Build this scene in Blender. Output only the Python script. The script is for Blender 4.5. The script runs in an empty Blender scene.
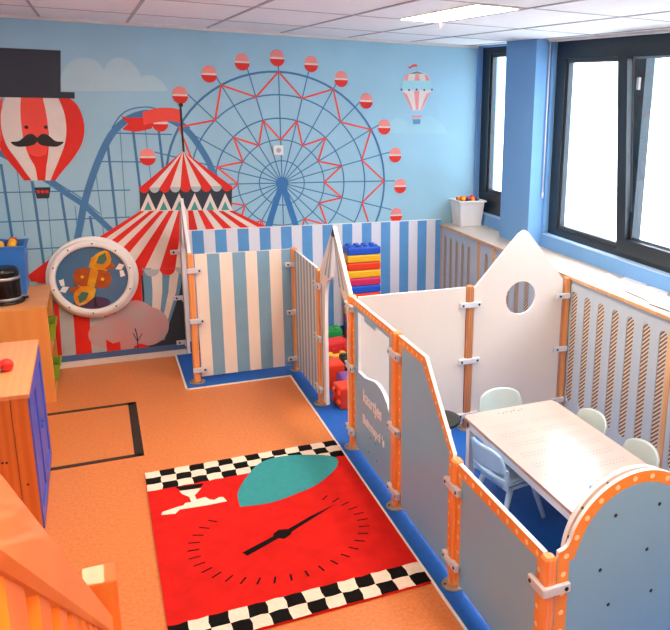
import bpy, bmesh, math, random
from mathutils import Vector, Matrix
from mathutils.geometry import tessellate_polygon
random.seed(7)
S = bpy.context.scene
COL = S.collection
PI = math.pi

# ------------------------------------------------------------------ camera (solved from the room's straight edges)
CP = Vector((-0.75743, -6.48045, 2.18338))
YAW, PIT, ROL = 0.481084, 0.249311, 0.036208
FPX, PX, PY = 762.095, 489.514, 288.204
def cam_axes():
    cy, sy = math.cos(YAW), math.sin(YAW)
    f = Vector((sy*math.cos(PIT), cy*math.cos(PIT), -math.sin(PIT)))
    r = Vector((cy, -sy, 0)); u = r.cross(f)
    c, s = math.cos(ROL), math.sin(ROL)
    return c*r + s*u, -s*r + c*u, f
AR, AU, AF = cam_axes()
def un(px, py, ax, val):
    """where the line of sight through a photo pixel meets the plane ax = val"""
    d = AF + AR*((px-PX)/FPX) - AU*((py-PY)/FPX)
    i = 'xyz'.index(ax); t = (val-CP[i])/d[i]
    return CP + d*t
cam = bpy.data.cameras.new('camera'); co = bpy.data.objects.new('camera', cam); COL.objects.link(co)
co.matrix_world = Matrix(((AR.x, AU.x, -AF.x, CP.x), (AR.y, AU.y, -AF.y, CP.y), (AR.z, AU.z, -AF.z, CP.z), (0, 0, 0, 1)))
cam.sensor_fit = 'HORIZONTAL'; cam.sensor_width = 36; cam.lens = FPX*36/670
cam.shift_x = -(PX-335)/670; cam.shift_y = -(315-PY)/670
cam.clip_start = .02
S.camera = co

# ------------------------------------------------------------------ materials
def lin(c):
    return tuple(((v/255)/12.92 if v/255 <= .04045 else ((v/255+.055)/1.055)**2.4) for v in c) + (1,)
MATS = {}
def mat(name, rgb, rough=.5, metal=0, noise=0.04, scale=8, bump=0, rgb2=None, kind=None, stretch=(1, 1, 1), coat=0, spec=.5):
    m = bpy.data.materials.new(name); m.use_nodes = True
    nt = m.node_tree; b = nt.nodes['Principled BSDF']
    b.inputs['Roughness'].default_value = rough; b.inputs['Metallic'].default_value = metal
    b.inputs['Coat Weight'].default_value = coat; b.inputs['Specular IOR Level'].default_value = spec
    tc = nt.nodes.new('ShaderNodeTexCoord'); mp = nt.nodes.new('ShaderNodeMapping')
    mp.inputs['Scale'].default_value = stretch
    nt.links.new(tc.outputs['Object'], mp.inputs['Vector'])
    n = nt.nodes.new('ShaderNodeTexNoise'); n.inputs['Scale'].default_value = scale; n.inputs['Detail'].default_value = 4
    nt.links.new(mp.outputs['Vector'], n.inputs['Vector'])
    r = nt.nodes.new('ShaderNodeValToRGB')
    a = lin(rgb)
    if rgb2 is None:
        c1 = tuple(max(0, v*(1-noise)) for v in a[:3]) + (1,); c2 = tuple(min(1, v*(1+noise)) for v in a[:3]) + (1,)
    else: c1, c2 = a, lin(rgb2)
    r.color_ramp.elements[0].position = .35; r.color_ramp.elements[0].color = c1
    r.color_ramp.elements[1].position = .65; r.color_ramp.elements[1].color = c2
    src = n.outputs['Fac']
    if kind == 'wood':
        w = nt.nodes.new('ShaderNodeTexWave'); w.inputs['Scale'].default_value = scale*.6; w.inputs['Distortion'].default_value = 5
        w.inputs['Detail'].default_value = 3; w.inputs['Detail Scale'].default_value = 1.5
        nt.links.new(mp.outputs['Vector'], w.inputs['Vector']); src = w.outputs['Fac']
        r.color_ramp.elements[0].position = .1; r.color_ramp.elements[1].position = .95
    nt.links.new(src, r.inputs['Fac']); nt.links.new(r.outputs['Color'], b.inputs['Base Color'])
    if bump:
        bp = nt.nodes.new('ShaderNodeBump'); bp.inputs['Strength'].default_value = bump; bp.inputs['Distance'].default_value = .004
        nt.links.new(n.outputs['Fac'], bp.inputs['Height']); nt.links.new(bp.outputs['Normal'], b.inputs['Normal'])
    MATS[name] = m
    return m
def M(n): return MATS[n]

mat('mural_sky', (154, 198, 216), .6, noise=.03, scale=3)
mat('mural_cloud', (176, 208, 216), .6, noise=.02)
mat('mural_cloud_pale', (160, 205, 218), .6, noise=.01)
mat('mural_blue', (62, 120, 165), .6)
mat('mural_track', (66, 124, 172), .6)
mat('mural_blue_thin', (92, 146, 182), .6)
mat('mural_hub', (52, 118, 178), .6)
mat('mural_red', (222, 30, 14), .6)
mat('mural_red_soft', (240, 72, 56), .6)
mat('mural_pink', (238, 140, 132), .6)
mat('mural_cream', (226, 214, 204), .6)
mat('mural_grey', (176, 182, 184), .6)
mat('mural_dark', (38, 48, 60), .6)
mat('mural_black', (26, 26, 30), .6)
mat('mural_teal', (70, 150, 140), .6)
mat('mural_bush', (178, 164, 166), .6, rgb2=(205, 150, 150), scale=4)
mat('mural_base', (70, 100, 150), .6)
mat('mural_curtain_blue', (98, 148, 178), .6)
mat('mural_pale_red', (240, 150, 152), .6)  # window light on the small balloon, put into the red
mat('mural_pale_teal', (160, 212, 218), .6)  # same window light put into the teal
mat('wall_blue', (112, 164, 216), .7, noise=.02, scale=5, bump=.02)
mat('wall_white', (225, 225, 225), .8, noise=.02)
mat('ceil_tile', (240, 242, 241), .85, noise=.015, scale=30, bump=.03)
mat('ceil_bar', (175, 172, 172), .5, noise=.01)
mat('white_trim', (225, 215, 208), .5, noise=.02)
mat('white_edge', (238, 234, 230), .4, noise=.01)
mat('cream_board', (226, 214, 203), .4, noise=.015, scale=4)
mat('floor_lino', (202, 114, 58), .38, rgb2=(214, 130, 72), scale=60, spec=.4)
mat('mat_blue', (5, 92, 182), .5, noise=.06, scale=20)
mat('stripe_blue_wall', (95, 158, 212), .4)
mat('stripe_white_wall', (228, 228, 234), .4, noise=.01)
mat('stripe_blue', (122, 164, 188), .4)
mat('stripe_cream', (236, 222, 206), .4, noise=.01)
mat('panel_grey', (134, 182, 208), .4, noise=.02, scale=4)
mat('orange', (255, 152, 58), .4, noise=.04)
mat('dot', (255, 226, 170), .4, noise=.01)
mat('post_wood', (222, 144, 80), .35, rgb2=(232, 158, 94), kind='wood', scale=6, stretch=(6, 6, .5), coat=.3)
mat('post_orange', (250, 144, 66), .32, rgb2=(255, 158, 84), kind='wood', scale=6, stretch=(6, 6, .5), coat=.3)
mat('post_brown', (176, 108, 62), .4, rgb2=(200, 130, 82), kind='wood', scale=6, stretch=(6, 6, .5), coat=.2)
mat('clamp', (210, 213, 218), .4)
mat('bolt', (34, 34, 38), .35, metal=.3)
mat('plate', (170, 150, 125), .35, metal=.5)
mat('cover_grey', (182, 194, 204), .45, noise=.02)
mat('pale_wood', (214, 160, 112), .45, rgb2=(228, 178, 130), kind='wood', scale=5, stretch=(5, 5, .5))
mat('shelf_top', (182, 166, 150), .5, rgb2=(190, 176, 162), kind='wood', scale=4, stretch=(5, .6, 5))
mat('frame_dark', (28, 38, 46), .35, noise=.05)
mat('gasket', (60, 66, 72), .5)
mat('silver', (190, 190, 190), .3, metal=.9)
mat('sill', (168, 200, 236), .45)
mat('table_top', (186, 168, 158), .2, noise=.01, scale=4, coat=.15, spec=.35)
mat('table_edge', (196, 150, 128), .4)
mat('table_white', (225, 225, 230), .4)
mat('print_ink', (140, 112, 104), .3)
mat('ink_dark', (70, 60, 70), .4)
mat('chair_grey', (182, 196, 194), .35, noise=.01)
mat('chair_blue', (168, 196, 222), .35, noise=.01)
mat('stool_black', (24, 24, 20), .75)
mat('beech', (222, 152, 92), .4, rgb2=(228, 160, 100), kind='wood', scale=3, stretch=(.6, 4, 4))
mat('beech_front', (224, 144, 72), .4, rgb2=(227, 149, 78), kind='wood', scale=2, stretch=(3, 3, .5))
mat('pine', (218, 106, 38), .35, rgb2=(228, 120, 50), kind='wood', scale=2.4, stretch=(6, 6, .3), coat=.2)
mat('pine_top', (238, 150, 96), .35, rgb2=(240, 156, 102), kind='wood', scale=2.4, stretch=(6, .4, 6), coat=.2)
mat('knot', (70, 30, 14), .5)
mat('door_blue', (66, 92, 196), .4, noise=.12, scale=10)
mat('rail_wood', (234, 116, 36), .6, rgb2=(244, 134, 54), kind='wood', scale=1.6, stretch=(6, .8, 2), coat=.15)
mat('rail_dark', (226, 108, 26), .45, rgb2=(232, 118, 36), kind='wood', scale=4, stretch=(5, 5, .5))
mat('rug_red', (198, 30, 24), .95, noise=.07, scale=10, bump=.6, spec=.1)
mat('rug_white', (232, 212, 192), .95, noise=.05, scale=60, bump=.6, spec=.1)
mat('rug_black', (18, 16, 16), .95, noise=.2, scale=60, bump=.4, spec=.1)
mat('rug_teal', (56, 142, 146), .95, noise=.05, scale=40, bump=.5, spec=.1)
mat('tape', (40, 28, 24), .6)
mat('bin_blue', (52, 122, 206), .4)
mat('black_gloss', (14, 13, 14), .25)
mat('red_plastic', (226, 40, 26), .35)
mat('orange_red', (238, 62, 18), .35)
mat('yellow', (250, 182, 30), .35)
mat('blue_plastic', (30, 84, 196), .35)
mat('magenta', (214, 44, 92), .35)
mat('green_plastic', (30, 150, 60), .35)
mat('lime', (140, 180, 50), .4)
mat('purple', (140, 80, 160), .4)
mat('black_plastic', (32, 30, 30), .45)
mat('white_plastic', (230, 230, 228), .35)
mat('grey_plastic', (170, 178, 180), .4)
mat('paper', (228, 224, 222), .6, noise=.01)
mat('paper_tan', (236, 208, 178), .6)
mat('port_blue', (48, 110, 150), .25, noise=.08, coat=.6)
mat('port_yellow', (228, 176, 24), .3, rgb2=(210, 130, 20), scale=14, coat=.6)
mat('port_brown', (176, 82, 18), .3, rgb2=(150, 60, 20), scale=20, coat=.6)
mat('port_purple', (50, 36, 80), .3, coat=.6)
mat('port_green', (50, 110, 90), .3, coat=.6)
mat('facade', (215, 222, 228), .8)
mat('facade_blue', (116, 134, 146), .8)
mat('ground', (215, 215, 212), .9)
mat('banner', (66, 78, 96), .8, rgb2=(90, 104, 122), scale=30)
mat('dado_base', (58, 96, 140), .5)
m = mat('mesh_wood', (222, 180, 140), .5)
# woven diagonal perforation pattern of the radiator mesh
nt = m.node_tree; b = nt.nodes['Principled BSDF']
tc = nt.nodes.new('ShaderNodeTexCoord'); mp = nt.nodes.new('ShaderNodeMapping'); mp.inputs['Rotation'].default_value = (math.radians(42), 0, 0)
wv = nt.nodes.new('ShaderNodeTexWave'); wv.bands_direction = 'Z'; wv.inputs['Scale'].default_value = 15.5; wv.inputs['Distortion'].default_value = 0
rp = nt.nodes.new('ShaderNodeValToRGB'); rp.color_ramp.elements[0].position = .35; rp.color_ramp.elements[0].color = lin((96, 72, 58))
rp.color_ramp.elements[1].position = .6; rp.color_ramp.elements[1].color = lin((218, 196, 172))
nt.links.new(tc.outputs['Object'], mp.inputs['Vector']); nt.links.new(mp.outputs['Vector'], wv.inputs['Vector'])
nt.links.new(wv.outputs['Fac'], rp.inputs['Fac']); nt.links.new(rp.outputs['Color'], b.inputs['Base Color'])
# translucent plastic tub
m = mat('tub_plastic', (250, 248, 246), .35); m.node_tree.nodes['Principled BSDF'].inputs['Transmission Weight'].default_value = .15
# glass
g = bpy.data.materials.new('glass'); g.use_nodes = True; nt = g.node_tree; nt.nodes.clear()
o_ = nt.nodes.new('ShaderNodeOutputMaterial'); mx = nt.nodes.new('ShaderNodeMixShader'); tr = nt.nodes.new('ShaderNodeBsdfTransparent')
gl = nt.nodes.new('ShaderNodeBsdfGlossy'); gl.inputs['Roughness'].default_value = .02; mx.inputs[0].default_value = .05
nt.links.new(tr.outputs[0], mx.inputs[1]); nt.links.new(gl.outputs[0], mx.inputs[2]); nt.links.new(mx.outputs[0], o_.inputs[0])
MATS['glass'] = g
def emis(name, rgb, s):
    m = bpy.data.materials.new(name); m.use_nodes = True; b = m.node_tree.nodes['Principled BSDF']
    b.inputs['Base Color'].default_value = lin(rgb); b.inputs['Emission Color'].default_value = lin(rgb); b.inputs['Emission Strength'].default_value = s
    MATS[name] = m
mat('rim_brown', (196, 84, 30), .5)
emis('lamp', (255, 240, 224), 34)
emis('warm_fill', (255, 220, 182), 38)  # warm glow of the added, unseen ceiling panels

# ------------------------------------------------------------------ mesh builder
def wloc(o):
    v = Vector((0, 0, 0))
    while o: v += o.location; o = o.parent
    return v
class MB:
    def __init__(s): s.v = []; s.f = []; s.m = []; s.sm = []; s.mats = []
    def mi(s, name):
        if name not in s.mats: s.mats.append(name)
        return s.mats.index(name)
    def add(s, vs, fs, mt, smooth=False):
        o = len(s.v); s.v += [Vector(v) for v in vs]; k = s.mi(mt)
        for f in fs: s.f.append([o+i for i in f]); s.m.append(k); s.sm.append(smooth)
        return s
    def box(s, x0, x1, y0, y1, z0, z1, mt, top=None, taper=0):
        t = taper
        vs = [(x0+t, y0+t, z0), (x1-t, y0+t, z0), (x1-t, y1-t, z0), (x0+t, y1-t, z0), (x0, y0, z1), (x1, y0, z1), (x1, y1, z1), (x0, y1, z1)]
        s.add(vs, [(0, 3, 2, 1), (0, 1, 5, 4), (1, 2, 6, 5), (2, 3, 7, 6), (3, 0, 4, 7)], mt)
        s.add(vs[4:], [(0, 1, 2, 3)], top or mt)
        return s
    def rbox(s, x0, x1, y0, y1, z0, z1, mt, r=.008):
        """box with chamfered edges"""
        r = min(r, (x1-x0)/2.1, (y1-y0)/2.1, (z1-z0)/2.1)
        bm = bmesh.new(); bmesh.ops.create_cube(bm, size=1)
        for v in bm.verts: v.co = Vector(((x0+x1)/2+v.co.x*(x1-x0), (y0+y1)/2+v.co.y*(y1-y0), (z0+z1)/2+v.co.z*(z1-z0)))
        bmesh.ops.bevel(bm, geom=bm.edges[:], offset=r, segments=2, affect='EDGES', profile=.6)
        bm.verts.index_update()
        s.add([v.co.copy() for v in bm.verts], [[v.index for v in f.verts] for f in bm.faces], mt); bm.free()
        return s
    def tube(s, p0, p1, r0, mt, r1=None, n=14, caps=True, smooth=True):
        p0, p1 = Vector(p0), Vector(p1); r1 = r0 if r1 is None else r1
        d = (p1-p0).normalized(); a = d.orthogonal().normalized(); b = d.cross(a)
        vs = []
        for p, r in ((p0, r0), (p1, r1)):
            for i in range(n):
                t = 2*PI*i/n; vs.append(p + a*math.cos(t)*r + b*math.sin(t)*r)
        s.add(vs, [(i, (i+1) % n, n+(i+1) % n, n+i) for i in range(n)], mt, smooth)
        if caps: s.add(vs, [list(range(n))[::-1], list(range(n, 2*n))], mt)
        return s
    def beam(s, p0, p1, w, h, mt, up=(0, 0, 1)):
        p0, p1 = Vector(p0), Vector(p1); d = (p1-p0).normalized(); a = d.cross(Vector(up)).normalized(); b = a.cross(d)
        vs = [p + a*w/2*i + b*h/2*j for p in (p0, p1) for i, j in ((-1, -1), (1, -1), (1, 1), (-1, 1))]
        s.add(vs, [(0, 3, 2, 1), (4, 5, 6, 7), (0, 1, 5, 4), (1, 2, 6, 5), (2, 3, 7, 6), (3, 0, 4, 7)], mt); return s
    def lathe(s, prof, c, mt, n=32, smooth=True, axis='z'):
        c = Vector(c); vs = []
        for r, h in prof:
            for i in range(n):
                t = 2*PI*i/n
                p = Vector((r*math.cos(t), r*math.sin(t), h))
                if axis == 'y': p = Vector((p.x, -p.z, p.y))
                vs.append(c+p)
        k = len(prof)
        s.add(vs, [(j*n+i, j*n+(i+1) % n, (j+1)*n+(i+1) % n, (j+1)*n+i) for j in range(k-1) for i in range(n)], mt, smooth)
        return s
    def ball(s, c, r, mt, n=12, sq=(1, 1, 1)):
        c = Vector(c); vs = []; k = n//2
        for j in range(k+1):
            ph = PI*j/k
            for i in range(n):
                t = 2*PI*i/n; vs.append(c+Vector((r*sq[0]*math.sin(ph)*math.cos(t), r*sq[1]*math.sin(ph)*math.sin(t), -r*sq[2]*math.cos(ph))))
        s.add(vs, [(j*n+i, j*n+(i+1) % n, (j+1)*n+(i+1) % n, (j+1)*n+i) for j in range(k) for i in range(n)], mt, True); return s
    def flat(s, poly, mp, mt, holes=()):
        """flat polygon (u,w) -> mp(u,w); triangulated"""
        loops = [list(poly)] + [list(h) for h in holes]
        tri = tessellate_polygon([[Vector((a, b, 0)) for a, b in l] for l in loops])
        pts = [p for l in loops for p in l]
        s.add([mp(a, b) for a, b in pts], [list(t) for t in tri], mt); return s
    def prism(s, poly, mp, th, front, back, side, holes=()):
        """mp(u,w,d): d=0 front face, d=th back face"""
        loops = [list(poly)] + [list(h) for h in holes]
        s.flat(poly, lambda a, b: mp(a, b, 0), front, holes)
        s.flat(poly, lambda a, b: mp(a, b, th), back, holes)
        for l in loops:
            n = len(l); vs = [mp(a, b, 0) for a, b in l] + [mp(a, b, th) for a, b in l]
            s.add(vs, [(i, (i+1) % n, n+(i+1) % n, n+i) for i in range(n)], side)
        return s
    def build(s, name, parent=None, recalc=True):
        me = bpy.data.meshes.new(name)
        off = wloc(parent)
        me.from_pydata([v-off for v in s.v], [], s.f)
        for n in s.mats: me.materials.append(M(n))
        me.polygons.foreach_set('material_index', s.m); me.polygons.foreach_set('use_smooth', s.sm)
        if recalc:
            bm = bmesh.new(); bm.from_mesh(me); bmesh.ops.remove_doubles(bm, verts=bm.verts, dist=1e-6)
            bmesh.ops.recalc_face_normals(bm, faces=bm.faces); bm.to_mesh(me); bm.free()
        me.update()
        o = bpy.data.objects.new(name, me); COL.objects.link(o); o.parent = parent
        return o
def tag(o, label=None, cat=None, group=None, kind=None):
    if label: o['label'] = label
    if cat: o['category'] = cat
    if group: o['group'] = group
    if kind: o['kind'] = kind
    return o
def empty(name, loc, label=None, cat=None, group=None, kind=None):
    o = bpy.data.objects.new(name, None); COL.objects.link(o); o.location = loc; o.empty_display_size = .05
    return tag(o, label, cat, group, kind)
def origin(o):
    """put a one-mesh thing's origin at its base"""
    me = o.data; xs = [v.co for v in me.vertices]
    c = Vector(((min(v.x for v in xs)+max(v.x for v in xs))/2, (min(v.y for v in xs)+max(v.y for v in xs))/2, min(v.z for v in xs)))
    me.transform(Matrix.Translation(-c)); o.location = o.location + c; return o
def copy_tree(o, parent=None):
    c = o.copy(); COL.objects.link(c); c.parent = parent
    for ch in list(o.children): copy_tree(ch, c)
    return c
def arc(cx, cy, r, a0, a1, n): return [(cx+r*math.cos(math.radians(a0+(a1-a0)*i/n)), cy+r*math.sin(math.radians(a0+(a1-a0)*i/n))) for i in range(n+1)]
def circ(cx, cy, r, n=32): return [(cx+r*math.cos(2*PI*i/n), cy+r*math.sin(2*PI*i/n)) for i in range(n)]

H = 2.6; XR = 2.415; XG = 2.47; XL = -2.3; YB = -8.2
# ------------------------------------------------------------------ room shell
def struct(mb, name): return tag(mb.build(name), kind='structure')
struct(MB().box(XL-.1, XR+.2, YB-.1, .1, -.1, 0, 'floor_lino'), 'floor')
cm = MB().box(XL-.1, XR+.2, YB-.1, .1, H, H+.1, 'ceil_tile')
for k in range(-3, 9):
    x = .098+.556*(k-2)
    if XL < x < XR: cm.box(x-.009, x+.009, YB, 0, H-.004, H, 'ceil_bar')
for k in range(0, 8):
    y = -.86-1.085*k
    cm.box(XL, XR, y-.006, y+.006, H-.003, H, 'ceil_bar')
struct(cm, 'ceiling')
struct(MB().box(XL-.1, XR+.2, 0, .12, 0, H, 'wall_white'), 'wall_back')
struct(MB().box(XL-.1, XL, YB, 0, 0, H, 'wall_blue'), 'wall_left')
struct(MB().box(XL-.1, XR+.2, YB-.1, YB, 0, H, 'wall_white'), 'wall_front')
wr = MB()
W1 = (-.76, -.03); W2 = (-4.75, -1.30); ZS = 1.115
wr.box(XR, XR+.2, YB, 0, 0, ZS-.012, 'wall_blue')
wr.box(XR, XR+.2, -.03, 0, ZS-.012, H, 'wall_blue')
wr.box(XR, XR+.2, -1.30, -.76, ZS-.012, H, 'wall_blue')
wr.box(XR, XR+.2, YB, -4.75, ZS-.012, H, 'wall_blue')
for a, b_ in (W1, W2):
    wr.box(XR, XR+.2, a, b_, H-.015, H, 'wall_blue')
struct(wr, 'wall_right')
struct(MB().box(2.29, XR, -1.27, -.79, 0, H, 'wall_blue'), 'trim_1')
for i, (a, b_) in enumerate((W1, W2)):
    struct(MB().rbox(XR-.004, XG+.03, a, b_, ZS-.012, ZS, 'sill', .004), 'trim_%d' % (2+i))
struct(MB().rbox(XL, XR, -.025, 0, H-.022, H, 'white_trim', .003), 'trim_4')
struct(MB().rbox(XR-.03, XR, YB, -1.28, H-.018, H, 'white_trim', .003), 'trim_5')
bb = MB().box(XL, -.2, -.03, 0, 0, .045, 'white_trim')
struct(bb, 'baseboard_back')
struct(MB().box(XL, XL+.02, YB, -.03, 0, .06, 'white_trim'), 'baseboard_left')

# windows
def window(n, y0, y1, panes, z0=ZS, z1=H-.015, open_=()):
    """y0<y1; panes: list of (ya, yb, za, zb) glass rectangles"""
    r = empty('window_%d' % n, (XG, (y0+y1)/2, z0), kind='structure')
    f = MB()
    outer = [(y0, z0), (y1, z0), (y1, z1), (y0, z1)]
    holes = [[(a-.03, c-.03), (b-.03+.06, c-.03), (b+.03, d+.03), (a-.03, d+.03)] for a, b, c, d in panes]
    mp = lambda u, w, d: Vector((XG-.012+d, u, w))
    fh = holes + [[(a, c), (b, c), (b, d), (a, d)] for a, b, c, d in open_]
    f.prism(outer, mp, .07, 'frame_dark', 'frame_dark', 'frame_dark', fh)
    f.build('window_frame', r)
    for (a, b, c, d), h in zip(panes, holes):
        s = MB()
        s.prism([(p[0], p[1]) for p in h], lambda u, w, dd: Vector((XG+.004+dd, u, w)), .04, 'gasket', 'gasket', 'frame_dark',
                [[(a, c), (b, c), (b, d), (a, d)]])
        sash = s.build('sash', r)
        MB().box(XG+.02, XG+.026, a-.004, b+.004, c-.004, d+.004, 'glass').build('glass', sash)
    return r
w1 = window(1, W1[0], W1[1], [(-.66, -.20, 1.335, 2.50)])
w2 = window(2, W2[0], W2[1], [(-2.235, -1.45, 1.20, 2.43), (-3.95, -3.42, 1.20, 2.43), (-4.65, -4.10, 1.20, 2.43)], open_=[(-3.28, -2.385, 1.19, 2.50)])
# second sash, tilted inwards at the top
ta = math.radians(4.6)
def tilt(u, w, d):
    dz = w-1.155; dx = d-.022
    return Vector((XG-.012+dx*math.cos(ta)-dz*math.sin(ta), u, 1.155+dz*math.cos(ta)+dx*math.sin(ta)))
ts = MB().prism([(-3.40, 1.155), (-2.25, 1.155), (-2.25, 2.53), (-3.40, 2.53)], tilt, .05, 'frame_dark', 'frame_dark', 'frame_dark', [[(-3.30, 1.255), (-2.35, 1.255), (-2.35, 2.45), (-3.30, 2.45)]])
ts.add([tilt(a, b, .045) for a, b in ((-3.30, 1.255), (-3.285, 1.27), (-3.285, 2.435), (-3.30, 2.45), (-2.35, 2.45), (-2.365, 2.435), (-2.365, 1.27), (-2.35, 1.255))], [(0, 1, 2, 3), (3, 2, 5, 4), (4, 5, 6, 7), (7, 6, 1, 0)], 'silver')
tso = ts.build('tilted_sash', w2)
MB().prism([(-3.30, 1.255), (-2.35, 1.255), (-2.35, 2.45), (-3.30, 2.45)], lambda u, w, d: tilt(u, w, .02+d), .005, 'glass', 'glass', 'glass').build('glass', tso)
lm = MB(); p = un(639, 82, 'x', XG-.02)
lm.rbox(XG-.03, XG-.0122, p.y-.014, p.y+.014, p.z-.05, p.z+.03, 'white_plastic', .004)
lm.build('window_latch', w2)

# outside the windows
mb = MB().box(9, 9.3, -14, 12, -1.5, 2.05, 'facade').box(8.9, 9.3, -14, 12, 2.05, 5.2, 'facade_blue')
for y in range(-13, 12, 3): mb.box(8.88, 8.9, y, y+.35, 2.05, 5.2, 'facade')
origin(tag(mb.build('neighbouring_building'), 'pale building with a light blue upper storey, seen through the windows', 'building'))
tag(MB().box(2.75, 30, -20, 20, -1.6, -1.5, 'ground').build('outdoor_ground'), kind='structure')
# blind wand
mb = MB().tube((2.40, -1.285, 2.58), (2.397, -1.29, 1.41), .005, 'white_plastic').tube((2.397, -1.29, 1.44), (2.397, -1.29, 1.395), .008, 'white_plastic')
origin(tag(mb.build('blind_cord'), 'thin white blind cord hanging beside the blue column', 'cord'))

# ceiling lamps: one real panel, the other three unseen and added as fill
def ceiling_light(x, y, label, lm_='lamp'):
    r = empty('ceiling_light', (x, y, H), label, 'ceiling light')
    MB().prism([(-.127, -.525), (.127, -.525), (.127, .525), (-.127, .525)], lambda u, w, d: Vector((x+u, y+w, H-.006-.001+d)), .006, 'white_trim', 'white_trim', 'white_trim',
               [[(-.118, -.515), (.118, -.515), (.118, .515), (-.118, .515)]]).build('light_frame', r)
    MB().box(x-.118, x+.118, y-.515, y+.515, H-.005, H-.001, lm_).build('diffuser', r)
    return r
ceiling_light(1.05, -2.485, 'bright rectangular ceiling light panel set in the white tiled ceiling')
ceiling_light(1.05, -5.2, 'unseen ceiling light panel added as fill above the playpen front')  # out of view, added to brighten the playpen front
ceiling_light(-.62, -6.9, 'unseen ceiling light panel added as warm fill above the staircase railing', 'warm_fill')  # out of view, added to warm the left foreground
ceiling_light(-1.0, -2.485, 'unseen ceiling light panel added as warm fill above the pine cabinet', 'warm_fill')  # out of view, added to warm the left side
p = un(440.5, 21, 'z', H-.004)
mb = MB().add([(p.x-.006, p.y, H-.008), (p.x+.006, p.y, H-.008), (p.x+.009, p.y-.01, H-.025), (p.x-.002, p.y-.01, H-.022), (p.x-.008, p.y-.012, H-.04), (p.x-.012, p.y-.01, H-.02)], [(0, 1, 2, 3), (0, 3, 4, 5)], 'mural_red_soft')
mb.box(p.x-.002, p.x+.002, p.y-.002, p.y+.002, H-.045, H-.004, 'mural_red_soft')
origin(tag(mb.build('red_ribbon'), 'small red ribbon stuck to the ceiling below the light panel', 'ribbon'))

# ------------------------------------------------------------------ wall mural
mu = MB()
def WP(px, py):
    q = un(px, py, 'y', 0); return (q.x, q.z)
LC = [0]
def lay(k):
    LC[0] += 1; o = -.002-.0006*k-.00002*(LC[0] % 24)
    return lambda u, w: Vector((u, o, w))
def mpx(pts, mt, k): mu.flat([WP(a, b) for a, b in pts], lay(k), mt)
def mw(pts, mt, k): mu.flat(pts, lay(k), mt)
def mline(pts, w, mt, k, world=False):
    P = [Vector(q) for q in (pts if world else [WP(a, b) for a, b in pts])]
    Ns = []
    for i in range(len(P)):
        a = P[max(i-1, 0)]; b = P[min(i+1, len(P)-1)]; d = (b-a).normalized(); Ns.append(Vector((-d.y, d.x))*w/2)
    f = lay(k); vs = [f(*(p+n)) for p, n in zip(P, Ns)] + [f(*(p-n)) for p, n in zip(P, Ns)]; n = len(P)
    mu.add(vs, [(i, i+1, n+i+1, n+i) for i in range(n-1)], mt)
def smooth(pts, n=8):
    P = [Vector(p) for p in pts]; P = [P[0]*2-P[1]] + P + [P[-1]*2-P[-2]]; out = []
    for i in range(1, len(P)-2):
        for j in range(n):
            t = j/n; a, b, c, d = P[i-1:i+3]
            out.append(tuple(.5*((2*b)+(c-a)*t+(2*a-5*b+4*c-d)*t*t+(3*b-a-3*c+d)*t**3)))
    out.append(tuple(P[-2])); return out
mw([(XL, .045), (XR+.04, .045), (XR+.04, H-.022), (XL, H-.022)], 'mural_sky', 0)
# clouds
def z1(a, b): return (a/3.706, 40+b/3.706)
c_ = [(62, 91), (60, 78), (64, 70)] + smooth([(66, 66), (75, 59.5), (85, 58), (95, 60), (102, 67), (104, 70)], 4) + smooth([(106, 65), (113, 59), (122, 58), (131, 62), (138, 70), (141, 77)], 4) + smooth([(147, 75), (156, 77), (164, 84), (168, 91)], 4)
mpx(c_, 'mural_cloud', 1)
mpx([(385, 133)] + smooth([(388, 124), (396, 118), (406, 121), (412, 126)], 4) + smooth([(418, 120), (430, 116), (442, 124), (448, 134)], 4), 'mural_cloud_pale', 1)
# coaster supports
for a, b, w in [((1, 164), (12.6, 240), .018), ((32, 181), (45, 272), .018), ((61, 193), (70, 250), .018), ((90, 216), (95, 245), .018), ((107.5, 143), (118, 236), .018), ((131.7, 120), (141, 196), .018), ((157, 116), (163, 168), .018),
                ((16.5, 165), (25, 236), .007), ((47.5, 198), (53, 260), .007), ((75, 206), (79, 245), .007), ((120, 130), (126, 218), .007), ((144, 118), (152, 190), .007), ((96, 175), (104, 236), .007)]:
    mline([a, b], w, 'mural_blue' if w > .01 else 'mural_blue_thin', 1)
for pts in [[(108, 133), (172, 134.5)], [(98, 161.5), (145, 162)], [(0, 192.5), (130, 190)], [(0, 222), (130, 217)], [(20, 249.5), (90, 246)]]:
    mline(pts, .009, 'mural_blue', 2)
tA = smooth([(-8, 150), (5, 155.5), (22, 165), (48.5, 181), (66, 193), (83.4, 204.5), (97, 217), (112, 231), (124, 242)], 6)
mline(tA, .042, 'mural_track', 3)
mline(smooth([(48, 176), (62, 186), (80, 197), (100, 214)], 5), .008, 'mural_blue', 3)
tB = smooth([(76.5, 243), (80, 226), (84, 205), (89, 187), (97, 164), (107, 142), (116, 129), (128, 119), (143, 113.5), (157, 114), (170, 119), (183, 127), (192, 136), (201, 149), (209, 163), (216, 180), (222, 200)], 6)
mline(tB, .048, 'mural_track', 4)
mline(smooth([(112, 128), (120, 116), (130, 109.5), (145, 107), (157, 109), (172, 115), (190, 128)], 5), .009, 'mural_blue', 4)
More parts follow.
